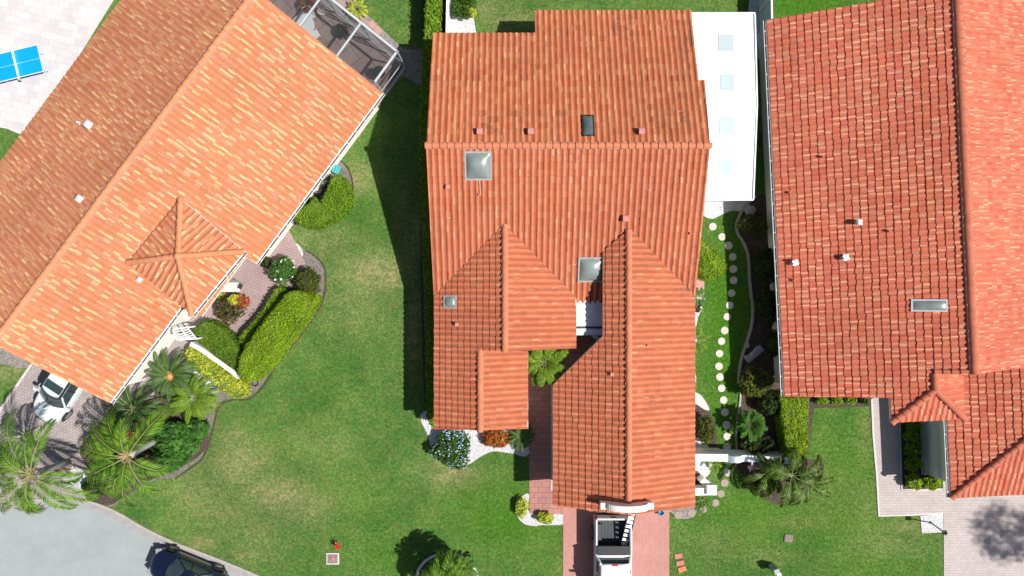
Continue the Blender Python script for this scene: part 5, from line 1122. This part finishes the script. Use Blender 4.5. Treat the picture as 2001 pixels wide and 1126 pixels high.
# ================================================================== table tennis
def ttable():
    c = Vector((-27.11, 12.26, 0)); rz = math.atan2(-.237, -.972)+math.pi; root = empty('table_tennis_table', c, rz, 'bright blue table tennis table on the white patio', 'table tennis table')
    for s in (-1, 1):
        m = MB(); m.box((s*.688, 0, .745), (1.362, 1.525, .03)); t = m.build('tabletop', M['bluetop'], root); l = MB()
        for y in (-.752,.752): l.box((s*.688, y, .762), (1.362,.034,.004))
        l.box((s*1.352, 0, .7622), (.034,1.50,.004)); l.box((s*.675, 0, .7618), (1.32,.008,.004)); l.build('line', M['lineblue' if False else 'white'], t)
        for y in (-.5,.5):
            g = MB(); g.bar((s*1.05,y,.73),(s*1.12,y,0),.05,.05); g.build('leg', M['alu'], root); w_ = MB(); w_.tube([(s*1.12,y-.02,.05),(s*1.12,y+.02,.05)], .05, 10); w_.build('wheel', M['rubber'], root)
    m = MB(); m.box((0,0,.84), (.035,1.78,.135)); m.box((0,0,.905),(.03,1.80,.02)); m.build('net', M['panel'], root)
    for y in (-.90,.90): m = MB(); m.box((0,y,.80),(.06,.06,.22)); m.build('net_post', M['alu'], root)
ttable()
# ================================================================== stepping stones
ST = [(1393,443),(1411,463),(1424,480),(1432,502),(1433,526),(1434,548),(1430,573),(1426,597),(1421,619),(1416,646),(1410,667),(1406,691),(1405,716),(1407,737),(1410,759),(1414,782),(1417,806),(1420,831),(1421,853),(1421,874),(1424,901),(1422,924),(1416,944),(1409,965),(1398,983),(1375,995),(1351,1004),(1325,1007)]
ordn = ['first','second','third','fourth','fifth','sixth','seventh','eighth','ninth','tenth','eleventh','twelfth','thirteenth','fourteenth','fifteenth','sixteenth','seventeenth','eighteenth','nineteenth','twentieth','twenty first','twenty second','twenty third','twenty fourth','twenty fifth','twenty sixth','twenty seventh','last']
for k, (u, v) in enumerate(ST):
    c = P(u, v, .04); m = MB(); rr_ = .215*random.uniform(.97,1.05); m.lathe((c.x, c.y, -.02), [(rr_,0),(rr_,.05),(rr_*.96,.062)], 26)
    m.build('stepping_stone', M['stone' if k < 22 else 'stone_b'], None, label=('pale' if k < 22 else 'brown')+' round stepping stone, '+ordn[k]+' of the row counted from the sunroom', cat='stepping stone', group='round stepping stones along the side lawn')
# ================================================================== cars
M['liner'] = plain('ribbed_bed_liner', (.035,.042,.05), .55, var=.35, scale=7)
def loft(m, secs):
    """secs: list of rings (same length) of points"""
    n = len(secs[0]); m.add([p for s in secs for p in s], [(i*n+k, i*n+(k+1) % n, (i+1)*n+(k+1) % n, (i+1)*n+k) for i in range(len(secs)-1) for k in range(n)] + [tuple(range(n-1, -1, -1)), tuple((len(secs)-1)*n+k for k in range(n))])
def fixn(o):
    bm = bmesh.new(); bm.from_mesh(o.data); bmesh.ops.recalc_face_normals(bm, faces=bm.faces); bm.to_mesh(o.data); bm.free(); return o
def wheel(root, x, y, r=.34, w_=.22, parent=None):
    s = 1 if y > 0 else -1; t = MB(); n = 24
    def ring(rad, yy): return [(x+rad*math.cos(2*math.pi*k/n), yy, r+rad*math.sin(2*math.pi*k/n)) for k in range(n)]
    vs = ring(r*.66, y-s*w_/2)+ring(r, y-s*w_/2)+ring(r, y+s*w_*.42)+ring(r*.95, y+s*w_/2)+ring(r*.68, y+s*w_/2)
    t.add(vs, [(i*n+k, i*n+(k+1) % n, (i+1)*n+(k+1) % n, (i+1)*n+k) for i in range(4) for k in range(n)]); wh = fixn(t.build('wheel', M['rubber'], root, smooth=False))
    q = MB(); vs = ring(r*.68, y+s*w_*.44)+ring(r*.60, y+s*w_*.36); q.add(vs, [(k, (k+1) % n, n+(k+1) % n, n+k) for k in range(n)])
    q.add([(x, y+s*w_*.30, r)]+ring(r*.62, y+s*w_*.30), [(0, 1+k, 1+(k+1) % n) for k in range(n)])
    for k in range(7):
        a = 2*math.pi*k/7; q.bar((x+.04*math.cos(a), y+s*w_*.44, r+.04*math.sin(a)), (x+r*.64*math.cos(a), y+s*w_*.42, r+r*.64*math.sin(a)), .045, .03)
    q.tube([(x, y+s*w_*.3, r), (x, y+s*w_*.47, r)], .05, 10); rim = q.build('rim', M['chrome'], wh)
    b = MB(); b.add([(x, y+s*w_*.25, r)]+ring(r*.64, y+s*w_*.25), [(0, 1+k, 1+(k+1) % n) for k in range(n)]); return wh
def car(name, loc, heading, paint, label, L=4.45, W=1.84, Hh=1.62, hood=.98, sunroof=False, rails=False, wb=2.7, coupe=0):
    root = empty(name, (loc[0], loc[1], .0), heading, label, 'car'); hw = W/2
    # lower body: stations from rear to front
    st = [(-L/2,.70,.80,.45),(-L/2+.06,.80,.93,.34),(-L/2+.30,.90,1.02,.26),(-L/2+.8,.975,1.04,.22),(-.9,1.0,1.02,.2),(0,1.0,1.0,.2),(.7,1.0,.99,.2),(1.0,.985,hood,.2),(1.5,.96,hood-.05,.22),(L/2-.35,.90,hood-.14,.24),(L/2-.12,.78,hood-.24,.26),(L/2-.01,.62,hood-.38,.34),(L/2+.02,.50,hood-.5,.42)]
    secs = []
    for x, wf, zt, zb in st:
        w_ = hw*wf; half = [(0,zt+.03),(w_*.5,zt+.025),(w_*.82,zt-.005),(w_*.95,zt-.07),(w_*1.0,zt-.22),(w_*1.0,.52),(w_*.985,.34),(w_*.9,zb)]
        r_ = [(x-(.18 if x > L/2-.5 else -.1 if x < -L/2+.4 else 0)*(abs(y)/hw)**2, y, z) for y, z in half]; l_ = [(p[0], -p[1], p[2]) for p in reversed(half)] if False else [(p[0], -p[1], p[2]) for p in reversed(r_)]
        secs.append(r_+l_[:-1])
    m = MB(); loft(m, secs); b = fixn(m.build('body', paint, root, smooth=True)); ss = b.modifiers.new('s', 'SUBSURF'); ss.levels = ss.render_levels = 2
    fx, rx = wb/2, -wb/2
    for x in (fx, rx):
        for s in (-1, 1):
            a = MB(); n = 20; yy = s*(hw*1.005); vs = [(x, yy, .36)]+[(x+.42*math.cos(math.pi*k/n*1.16-.25), yy, .36+.42*math.sin(math.pi*k/n*1.16-.25)) for k in range(n+1)]
            a.add(vs, [(0, k+1, k+2) for k in range(n)]); a.add([(p[0], p[1]-s*.12, p[2]) for p in vs], [(0, k+2, k+1) for k in range(n)]); a.build('wheel_arch', M['black'], root)
            wheel(root, x, s*(hw-.085), .335)
    # glasshouse: rings from belt to roof
    def outline(xf, xr, w_, bow, z, n=9):
        pts = []
        for k in range(n): t = -1+2*k/(n-1); pts.append((xf-bow*t*t, t*w_, z))          # windscreen edge, right to left
        for k in range(n): t = 1-2*k/(n-1); pts.append((xr+bow*.5*t*t, t*w_*.94, z))
        return pts
    belt = 1.0; lv = [(1.15,-1.75,hw*.93,.34,belt-.04),(.86,-1.66,hw*.88,.32,belt+.22),(.52,-1.55,hw*.80,.28,Hh-.10),(.34,-1.46,hw*.73,.24,Hh-.03)]
    if coupe: lv = [(1.05,-1.55,hw*.92,.32,belt-.04),(.72,-1.35,hw*.86,.30,belt+.18),(.35,-1.05,hw*.76,.25,Hh-.09),(.18,-.90,hw*.68,.22,Hh-.03)]
    m = MB(); loft(m, [outline(*l) for l in lv]); fixn(m.build('window_glass', M['glass'], root, smooth=False))
    m = MB(); o1 = outline(lv[3][0]+.07, lv[3][1]-.06, lv[3][2]+.05, lv[3][3], Hh-.05); o2 = outline(lv[3][0]-.02, lv[3][1]+.03, lv[3][2]-.05, lv[3][3], Hh+.0); o3 = outline(lv[3][0]-.3, lv[3][1]+.3, lv[3][2]-.35, .12, Hh+.03)
    loft(m, [o1, o2, o3]); ro = fixn(m.build('roof', paint, root, smooth=True))
    def lerp(k, i): return Vector(outline(*lv[k])[i])
    for i, nm in ((0,'pillar'),(8,'pillar'),(9,'pillar'),(17,'pillar')):
        m = MB(); m.tube([lerp(k, i)+Vector((0,0,.0)) for k in range(4)], [.055,.05,.05,.05], 6); m.build(nm, paint, root)
    for s in (-1, 1):
        m = MB(); x = -.25; m.tube([(x+.05, s*(lv[0][2]+.0), belt-.02),(x, s*(lv[1][2]+.005), belt+.22),(x-.06, s*(lv[2][2]+.005), Hh-.09)], .035, 5); m.build('pillar', M['black'], root)
        m = MB(); m.tube([(lv[3][0]-.25, s*(lv[3][2]+.03), Hh-.03),(-.3, s*(lv[3][2]+.045), Hh-.02),(lv[3][1]+.1, s*(lv[3][2]+.02), Hh-.03)], .03, 5); m.build('roof_rail', paint if not rails else M['black'], root)
        m = MB(); c = Vector((.78, s*(hw+.12), 1.02)); m.add([c+Vector((a*.09,b*.13,e*.08)) for e in (-1,1) for a,b in ((-1,-1),(1,-.7),(1,.7),(-1,1))], [(3,2,1,0),(4,5,6,7),(0,1,5,4),(1,2,6,5),(2,3,7,6),(3,0,4,7)]); m.bar((.80, s*(hw-.1), .98), (.78, s*(hw+.05), 1.0), .05, .05); m.build('mirror', paint, root, bevel=.02)
        m = MB(); m.box((L/2-.28, s*(hw*.66), hood-.26), (.34,.30,.10), -s*.45); m.build('headlight', M['lampclear'], root, bevel=.03)
        m = MB(); m.box((-L/2+.10, s*(hw*.72), .86), (.14,.34,.16), s*.15); m.build('tail_light', M['lampred'], root, bevel=.02)
        for x in (.15,-.75): m = MB(); m.box((x, s*(hw+.012), .86), (.16,.03,.03)); m.build('door_handle', paint, root)
    if sunroof:
        m = MB(); m.box((-.14, 0, Hh+.018), (.46, 1.02, .028)); m.build('sunroof', M['glass'], root, bevel=.01)
        m = MB(); m.box((-.85, 0, Hh+.012), (.6, .98, .02)); m.build('roof_panel', paint, root)
        for s in (-1,1): m = MB(); m.box((-.55, s*.60, Hh+.005), (1.6,.13,.03)); m.build('roof_strip', M['black'], root)
    m = MB(); m.bar((1.02,-.3,1.03),(.75,-.6,1.10),.02,.02); m.bar((1.04,.35,1.03),(.78,.05,1.12),.02,.02); m.build('wiper', M['black'], root)
    m = MB(); m.box((L/2-.03, 0, .52), (.08, .9, .16)); m.build('grille', M['black'], root)
    return root
car('parked_car', (-24.58,-5.40), math.atan2(-.84,-.55), M['carwhite'], 'white car with black sunroof half under the left roof edge', sunroof=True, rails=True)
car('parked_car', (-17.81,-15.74), math.atan2(.38,-.925), M['carblue'], 'dark blue car parked at the street kerb', Hh=1.45, hood=.90, coupe=1)
def truck():
    root = empty('pickup_truck', (5.48, -15.35, 0), -math.pi/2, 'white pickup truck with black bed liner and tool box on the pink driveway', 'pickup truck'); m = MB(); W = 2.0; hw = 1.0; L = 5.9
    # x forward (south in the picture). rear at -2.95
    x0 = -2.86; xb = -.95
    m = MB()
    for s in (-1, 1):
        secs = []
        for x, k in ((x0,0),(x0+.05,0),(-1.9,0),(xb,0)):
            y0, y1 = s*(hw-.12), s*hw; secs.append([(x,y0,.62),(x,y0,1.33),(x,y0+s*.03,1.37),(x,y1-s*.05,1.37),(x,y1,1.30),(x,y1+s*.015,.95),(x,y1,.55),(x,y1-s*.03,.42),(x,y0,.42)])
        loft(m, secs)
    m.prism([(xb-.06,-hw+.16),(xb-.001,-hw+.16),(xb-.001,hw-.16),(xb-.06,hw-.16)], .62, 1.36)
    fixn(m.build('bed_sides', M['truckwhite'], root, bevel=.012))
    m = MB(); m.box(((x0+xb)/2, 0, .60), (xb-x0-.1, W-.34, .04))
    for k in range(9): m.box(((x0+xb)/2, -.68+.17*k, .632), (xb-x0-.2, .07, .024))
    for s in (-1,1): m.box(((x0+xb)/2, s*(hw-.14), .98), (xb-x0-.08, .03, .70)); m.box((-2.0, s*(hw-.30), .72), (.9, .22, .24))
    m.box(((x0+xb)/2+.0, 0, .985), (.02,.02,.02)); m.box((xb-.09, 0, .97), (.03, W-.36, .7)); m.build('bed_liner', M['liner'], root)
    m = MB(); m.box((x0-.03, 0, .98), (.08, W-.20, .70)); m.box((x0-.03,0,1.345),(.09,W-.18,.05)); tg = m.build('tailgate', M['truckwhite'], root, bevel=.015); m = MB(); m.box((x0-.10,0,1.18),(.05,.30,.09)); m.build('tailgate_handle', M['black'], tg)
    m = MB(); m.box((x0-.20, 0, .62), (.22, W-.06, .20)); m.box((x0-.20,0,.73),(.24,.7,.03)); m.build('rear_bumper', M['black'], root, bevel=.03)
    for s in (-1,1):
        m = MB(); m.box((x0-.02, s*(hw-.085), 1.05), (.14,.16,.42)); m.build('tail_light', M['lampred'], root, bevel=.02)
        m = MB(); c = Vector((.62, s*(hw+.20), 1.32)); m.box(c, (.12,.26,.28)); m.bar((.66,s*(hw-.05),1.2),(.62,s*(hw+.12),1.25),.07,.06); m.build('mirror', M['truckwhite' if s > 0 else 'black'], root, bevel=.03)
    m = MB(); m.box((xb-.28, 0, 1.33), (.46, W-.24, .20)); m.box((xb-.28,0,1.44),(.50,W-.20,.025)); m.build('tool_box', M['black'], root, bevel=.015)
    # cab and hood
    secs = []
    for x, wf, zt in ((xb,.99,1.33),(-.4,1,1.33),(.4,1,1.32),(.95,1,1.28),(1.3,.98,1.24),(2.2,.96,1.20),(2.75,.92,1.12),(2.93,.86,.95)):
        w_ = hw*wf; half = [(0,zt+.02),(w_*.6,zt+.02),(w_*.9,zt-.02),(w_,zt-.12),(w_*1.01,.9),(w_,.5),(w_*.95,.4)]; r_ = [(x,y,z) for y,z in half]; secs.append(r_+[(p[0],-p[1],p[2]) for p in reversed(r_)][:-1])
    m = MB(); loft(m, secs); b = fixn(m.build('cab_body', M['truckwhite'], root, smooth=True)); b.modifiers.new('e','EDGE_SPLIT').split_angle = math.radians(40)
    def ol(xf, xr, w_, z): return [(xf-.14*t*t, t*w_, z) for t in (-1,-.5,0,.5,1)]+[(xr, t*w_, z) for t in (1,.5,0,-.5,-1)]
    m = MB(); loft(m, [ol(1.15,-.86,.93,1.26), ol(.85,-.78,.86,1.55), ol(.55,-.66,.76,1.84)]); fixn(m.build('window_glass', M['glass'], root))
    m = MB(); loft(m, [ol(.60,-.70,.79,1.82), ol(.50,-.62,.73,1.90), ol(.2,-.4,.5,1.93)]); fixn(m.build('roof', M['truckwhite'], root, smooth=True))
    for xa, ya, xb_, yb in ((.98,-.93,.42,-.76),(.98,.93,.42,.76),(-.86,-.93,-.66,-.76),(-.86,.93,-.66,.76)): m = MB(); m.tube([(xa,ya,1.27),((xa+xb_)/2,(ya*.96+yb)/2+.0,1.56),(xb_,yb,1.86)], .07, 6); m.build('pillar', M['truckwhite'], root)
    for s in (-1,1): m = MB(); m.tube([(-.05,s*.93,1.27),(-.02,s*.86,1.56),(0,s*.77,1.84)], .045, 5); m.build('pillar', M['truckwhite'], root)
    m = MB(); m.box((-.64,0,1.90),(.10,.30,.05)); m.build('third_brake_light', M['lampred'], root)
    for x in (1.95,-1.85):
        for s in (-1,1):
            a = MB(); n = 20; yy = s*(hw+.018); vs = [(x, yy, .42)]+[(x+.50*math.cos(math.pi*k/n*1.1-.16), yy, .42+.46*math.sin(math.pi*k/n*1.1-.16)) for k in range(n+1)]; a.add(vs, [(0,k+1,k+2) for k in range(n)]); a.build('wheel_arch', M['black'], root); wheel(root, x, s*(hw-.06), .40, .27)
truck()
def ladder():
    A, B = P(1215,1083,.80), P(1236,1001,1.62); d = (B-A).normalized(); s = Vector((d.y,-d.x,0)).normalized(); root = empty('ladder', (0,0,0), 0, 'aluminium ladder lying in the truck bed and sticking out over the tailgate', 'ladder')
    up = s.cross(d); L = (B-A).length
    for k in (-1,1): m = MB(); m.bar(A+s*k*.19, B+s*k*.19, .035, .09); m.build('rail', M['black'], root)
    for i in range(10): q = A+d*(.12+(L-.2)*i/9)+Vector((0,0,.0)); m = MB(); m.bar(q-s*.18, q+s*.18, .15, .035); m.build('rung', M['panel'], root)
ladder()
# ================================================================== small things
def brick(u, v, rz, mat, label):
    c = P(u, v, .05); m = MB(); m.box((c.x, c.y, .03), (.44,.27,.055), rz); m.build('terracotta_paver', M[mat], None, label=label, cat='paver', group='loose pavers on the lawn', bevel=.008)
brick(1326,1087,math.radians(10),'brickred','loose pinkish paver on the lawn, topmost of three'); brick(1329,1101,math.radians(12),'brickred','loose terracotta paver on the lawn, middle of three'); brick(1333,1113,math.radians(20),'brickorange','loose orange paver on the lawn, lowest of three')
def gbox(u, v, s, label, top, name='ground_box', rz=0):
    c = P(u, v, .05); root = empty(name, (c.x, c.y, 0), rz, label, 'utility box'); m = MB(); m.box((0,0,.03),(s,s*.92,.07)); m.build('concrete_frame', M['edge_pale' if top else 'concrete_d'], root, bevel=.01)
    m = MB(); m.box((0,0,.069),(s*.80,s*.72,.012)); m.build('lid', M['concrete_d'], root)
    if top: m = MB(); m.lathe((0,0,.075), [(.11,0),(.11,.03),(.04,.05)], 16); m.build('cap', M['pinkd'], root)
gbox(650,1092,.70,'square concrete box with pink cap below the red lawn ornament', True); gbox(1541,1052,.46,'small worn concrete meter box in the right lawn', False, rz=-.08)
def ornament():
    c = P(657,1067,.5); root = empty('lawn_ornament', (c.x+.05, c.y+.02, 0), 0, 'red flower shaped ornament on a stake in the left lawn', 'lawn ornament'); m = MB(); m.tube([(0,0,0),(0,0,.5)], .012, 5); m.build('stake', M['iron'], root); m = MB()
    for k in range(6): a = k*1.047; m.add([(0,0,.48),(math.cos(a-.3)*.16,math.sin(a-.3)*.16,.54),(math.cos(a)*.24,math.sin(a)*.24,.47),(math.cos(a+.3)*.16,math.sin(a+.3)*.16,.50)], [(0,1,2,3)])
    m.lathe((0,0,.46), [(.05,0),(.06,.05),(.02,.09)], 10); m.box((.02,-.14,.42),(.12,.16,.12),.3); m.build('petals', M['red'], root)
ornament()
c = P(1522,1120,.9); root = empty('utility_pedestal', (c.x-.1, c.y+.05, 0), .35, 'grey green utility pedestal with white top at the lower lawn edge', 'utility box'); m = MB(); m.box((0,0,.45),(.30,.30,.9)); m.build('cabinet', M['greybox'], root, bevel=.02); m = MB(); m.box((.06,-.2,.82),(.24,.24,.20)); m.build('cap', M['white'], root, bevel=.02)
def mailbox():
    b = P(1818,1021); root = empty('lamp_post', (b.x,b.y,0), 0, 'thin black post lamp standing in the small white gravel square', 'lamp post'); t = P(1846,1041,1.55); t = Vector((t.x-b.x, t.y-b.y, 1.55)); m = MB(); m.tube([(0,0,0),(0,0,.06)], [.10,.08], 10); m.tube([(0,0,.05), t*.97], .035, 8); m.build('post', M['iron'], root); m = MB(); m.box(t, (.20,.20,.16), .1); m.lathe(t+Vector((0,0,.08)), [(.13,0),(.02,.10)], 4); m.build('lamp_head', M['iron'], root)
mailbox()
c = P(1292,1001,.3); m = MB(); m.lathe((c.x,c.y,.0), [(.10,0),(.19,.15),(.20,.30),(.15,.38),(.13,.37),(.16,.28),(.02,.2)], 20); m.build('flower_pot', M['bluepot'], None, smooth=True, label='blue glazed pot at the garage corner', cat='pot')
for k, (u, v, mt, lb) in enumerate(((1361,930,'brownpot','brown glazed pot behind the low white wall'),(1363,944,'black','black pot behind the low white wall, nearer the wall'))):
    c = P(u, v, .4); m = MB(); m.lathe((c.x,c.y,0), [(.12,0),(.24,.25),(.25,.42),(.20,.45),(.18,.40),(.02,.35)], 20); m.build('flower_pot', M[mt], None, smooth=True, label=lb, cat='pot')
def flag():
    c = P(1464,905,.7); root = empty('garden_flag', (c.x, c.y, 0), -.9, 'small purple and white striped garden flag below the garden wall', 'flag'); m = MB(); m.tube([(0,0,0),(0,0,.85)], .012, 5); m.build('pole', M['iron'], root); m = MB(); n = 8; vs = []
    for i in range(n+1): vs += [(i*.07, .03*math.sin(i*.9), .85-.02*i), (i*.07, .25+.03*math.sin(i*.9+1), .50-.02*i)]
    m.add(vs, [(i*2,i*2+1,i*2+3,i*2+2) for i in range(n)]); m.build('cloth', M['stripe'], root)
flag()
def rock(u, v, r, h, label, seed, sx=1, rz=0, mat='boulder'):
    bm = bmesh.new(); bmesh.ops.create_icosphere(bm, subdivisions=3, radius=1); rs = random.Random(seed); ph = [rs.uniform(0,6) for _ in range(6)]
    for vt in bm.verts:
        p_ = vt.co; k = 1+.14*math.sin(p_.x*3+ph[0])+.12*math.sin(p_.y*4+ph[1])+.10*math.sin(p_.z*5+ph[2])+.05*math.sin(p_.x*9+p_.y*7+ph[3]); vt.co = Vector((p_.x*r*k*sx, p_.y*r*k, max(p_.z*h*k, -.05)))
    me = bpy.data.meshes.new('boulder'); bm.to_mesh(me); bm.free(); o = link('boulder', me, M[mat], None, False); c = P(u, v, h*.5); o.location = (c.x, c.y, .03); o.rotation_euler = (0,0,rz); return tag(o, label, 'boulder')
rock(1465,411,.26,.22,'smooth pale boulder under the top of the garden kerb',1,1.5,-.6)
rock(1460,675,.14,.14,'small pale stone left of the stone bench',2)
def bench():
    c = P(1474,692,.4); root = empty('stone_bench', (c.x, c.y, 0), .68, 'grey stone bench in the shaded side bed', 'bench'); m = MB(); m.box((0,0,.40),(1.15,.38,.09)); m.box((0,.12,.52),(.5,.16,.16),.3); m.build('seat', M['boulder'], root, bevel=.03)
    for x in (-.4,.4): m = MB(); m.box((x,0,.18),(.16,.32,.36)); m.build('leg', M['boulder'], root, bevel=.02)
bench()
def teal():
    c = P(657,331,.45); root = empty('teal_bench', (c.x, c.y, 0), 1.15, 'small teal plastic bench at the tip of the crescent hedge', 'bench'); m = MB()
    for k in range(3): m.box((0,-.14+.14*k,.42),(.46,.11,.04))
    m.build('seat', M['teal'], root)
    for x in (-.18,.18): m = MB(); m.box((x,0,.2),(.05,.36,.4)); m.build('leg', M['teal'], root)
teal()
def bbq():
    c = P(455,553,.8); root = empty('barbecue', (c.x, c.y, 0), -.45, 'grey covered barbecue on wheels at the courtyard edge', 'barbecue'); m = MB(); m.box((0,0,.62),(.62,.34,.30)); m.build('body', M['greybox'], root, bevel=.06); m = MB(); m.lathe((0,0,.77), [(.26,0),(.22,.10),(.08,.17)], 14, 1.2, .65); m.build('lid', M['greybox'], root)
    for x in (-.26,.26):
        for y in (-.12,.12): m = MB(); m.tube([(x,y,.5),(x,y,.0)], .02, 6); m.build('leg', M['black'], root)
    m = MB(); m.box((.42,0,.72),(.22,.30,.03)); m.build('side_shelf', M['black'], root)
bbq()
# things stored between the crescent hedge and the left wall
def bins():
    for k, (u, v, r, h, mt, lb) in enumerate(((610,384,.24,.6,'black','round black bin between the left wall and the crescent hedge'),(622,370,.20,.45,'concrete_d','grey tub next to the round black bin'))):
        c = P(u, v, h); m = MB(); m.lathe((c.x,c.y,0), [(r*.8,0),(r,h),(r*1.06,h+.01),(r*1.06,h-.04),(r*.9,h-.05),(r*.7,h-.3)], 20); m.build('bin', M[mt], None, label=lb, cat='bin')
    c = P(634,358,.35); root = empty('hose_reel', (c.x,c.y,0), .9, 'garden hose reel by the left house wall', 'hose reel'); m = MB()
    for i in range(4): m.tube([(math.cos(t)*.2, -.08+.05*i, .3+math.sin(t)*.2) for t in [2*math.pi*k/16 for k in range(17)]], .02, 5, False)
    m.build('hose', M['greybox'], root); m = MB(); m.box((0,-.14,.25),(.3,.03,.5)); m.box((0,.14,.25),(.3,.03,.5)); m.build('stand', M['black'], root)
bins()
torus_obj('coiled_hose', (*P(498,749,.1).xy, .06), .16, .03, M['black'], label='small black coiled hose at the foot of the golden hedge', cat='hose')
m = MB(); c = P(1522,738,.15); m.bar((c.x-.3,c.y+.06,.12),(c.x+.35,c.y-.05,.14),.12,.10); m.build('downspout', M['white'], None, label='white downspout elbow below the right house gutter', cat='downspout')
# planter of the white wall strip: white stones beside the left eave
for k, (u, v, r) in enumerate(((352,752,.13),(360,742,.10),(368,757,.09))): rock(u, v, r, r*.8, ['white stone at the sago palm, largest of three','white stone at the sago palm, uppermost of three','white stone at the sago palm, nearest the gravel'][k], 10+k, mat='stucco')
# grass blades rising over the sheet of lawn (soft uneven turf)
def blades():
    rs = np.random.default_rng(77); n = 420000; lo = np.array([-19.5,-16.6]); hi = np.array([26.5,16.6]); X = rs.uniform(lo, hi, (n, 2)); keep = np.ones(n, bool)
    for poly in EXCL:
        A = np.array(poly); bb = (X[:, 0] > A[:, 0].min()) & (X[:, 0] < A[:, 0].max()) & (X[:, 1] > A[:, 1].min()) & (X[:, 1] < A[:, 1].max()) & keep
        idx = np.where(bb)[0]; keep[idx[in_poly(X[idx], poly)]] = False
    X = X[keep]; n = len(X); h = rs.uniform(.02, .055, n); a = rs.uniform(0, 6.283, n); w_ = rs.uniform(.006, .013, n); dx, dy = np.cos(a), np.sin(a); ln = rs.normal(0, .035, (n, 2))
    v = np.stack([np.column_stack([X[:, 0]-dx*w_, X[:, 1]-dy*w_, np.zeros(n)]), np.column_stack([X[:, 0]+dx*w_, X[:, 1]+dy*w_, np.zeros(n)]), np.column_stack([X+ln, h])], 1).reshape(-1, 3)
    me = bpy.data.meshes.new('grass'); me.vertices.add(3*n); me.vertices.foreach_set('co', v.ravel().astype(np.float32)); me.loops.add(3*n); me.loops.foreach_set('vertex_index', np.arange(3*n, dtype=np.int32))
    me.polygons.add(n); me.polygons.foreach_set('loop_start', (np.arange(n)*3).astype(np.int32)); me.update(calc_edges=True)
    me.validate(); o = link('grass', me, M['blade'], None); tag(o, 'short green lawn grass between the houses', 'grass', kind='stuff')
blades()
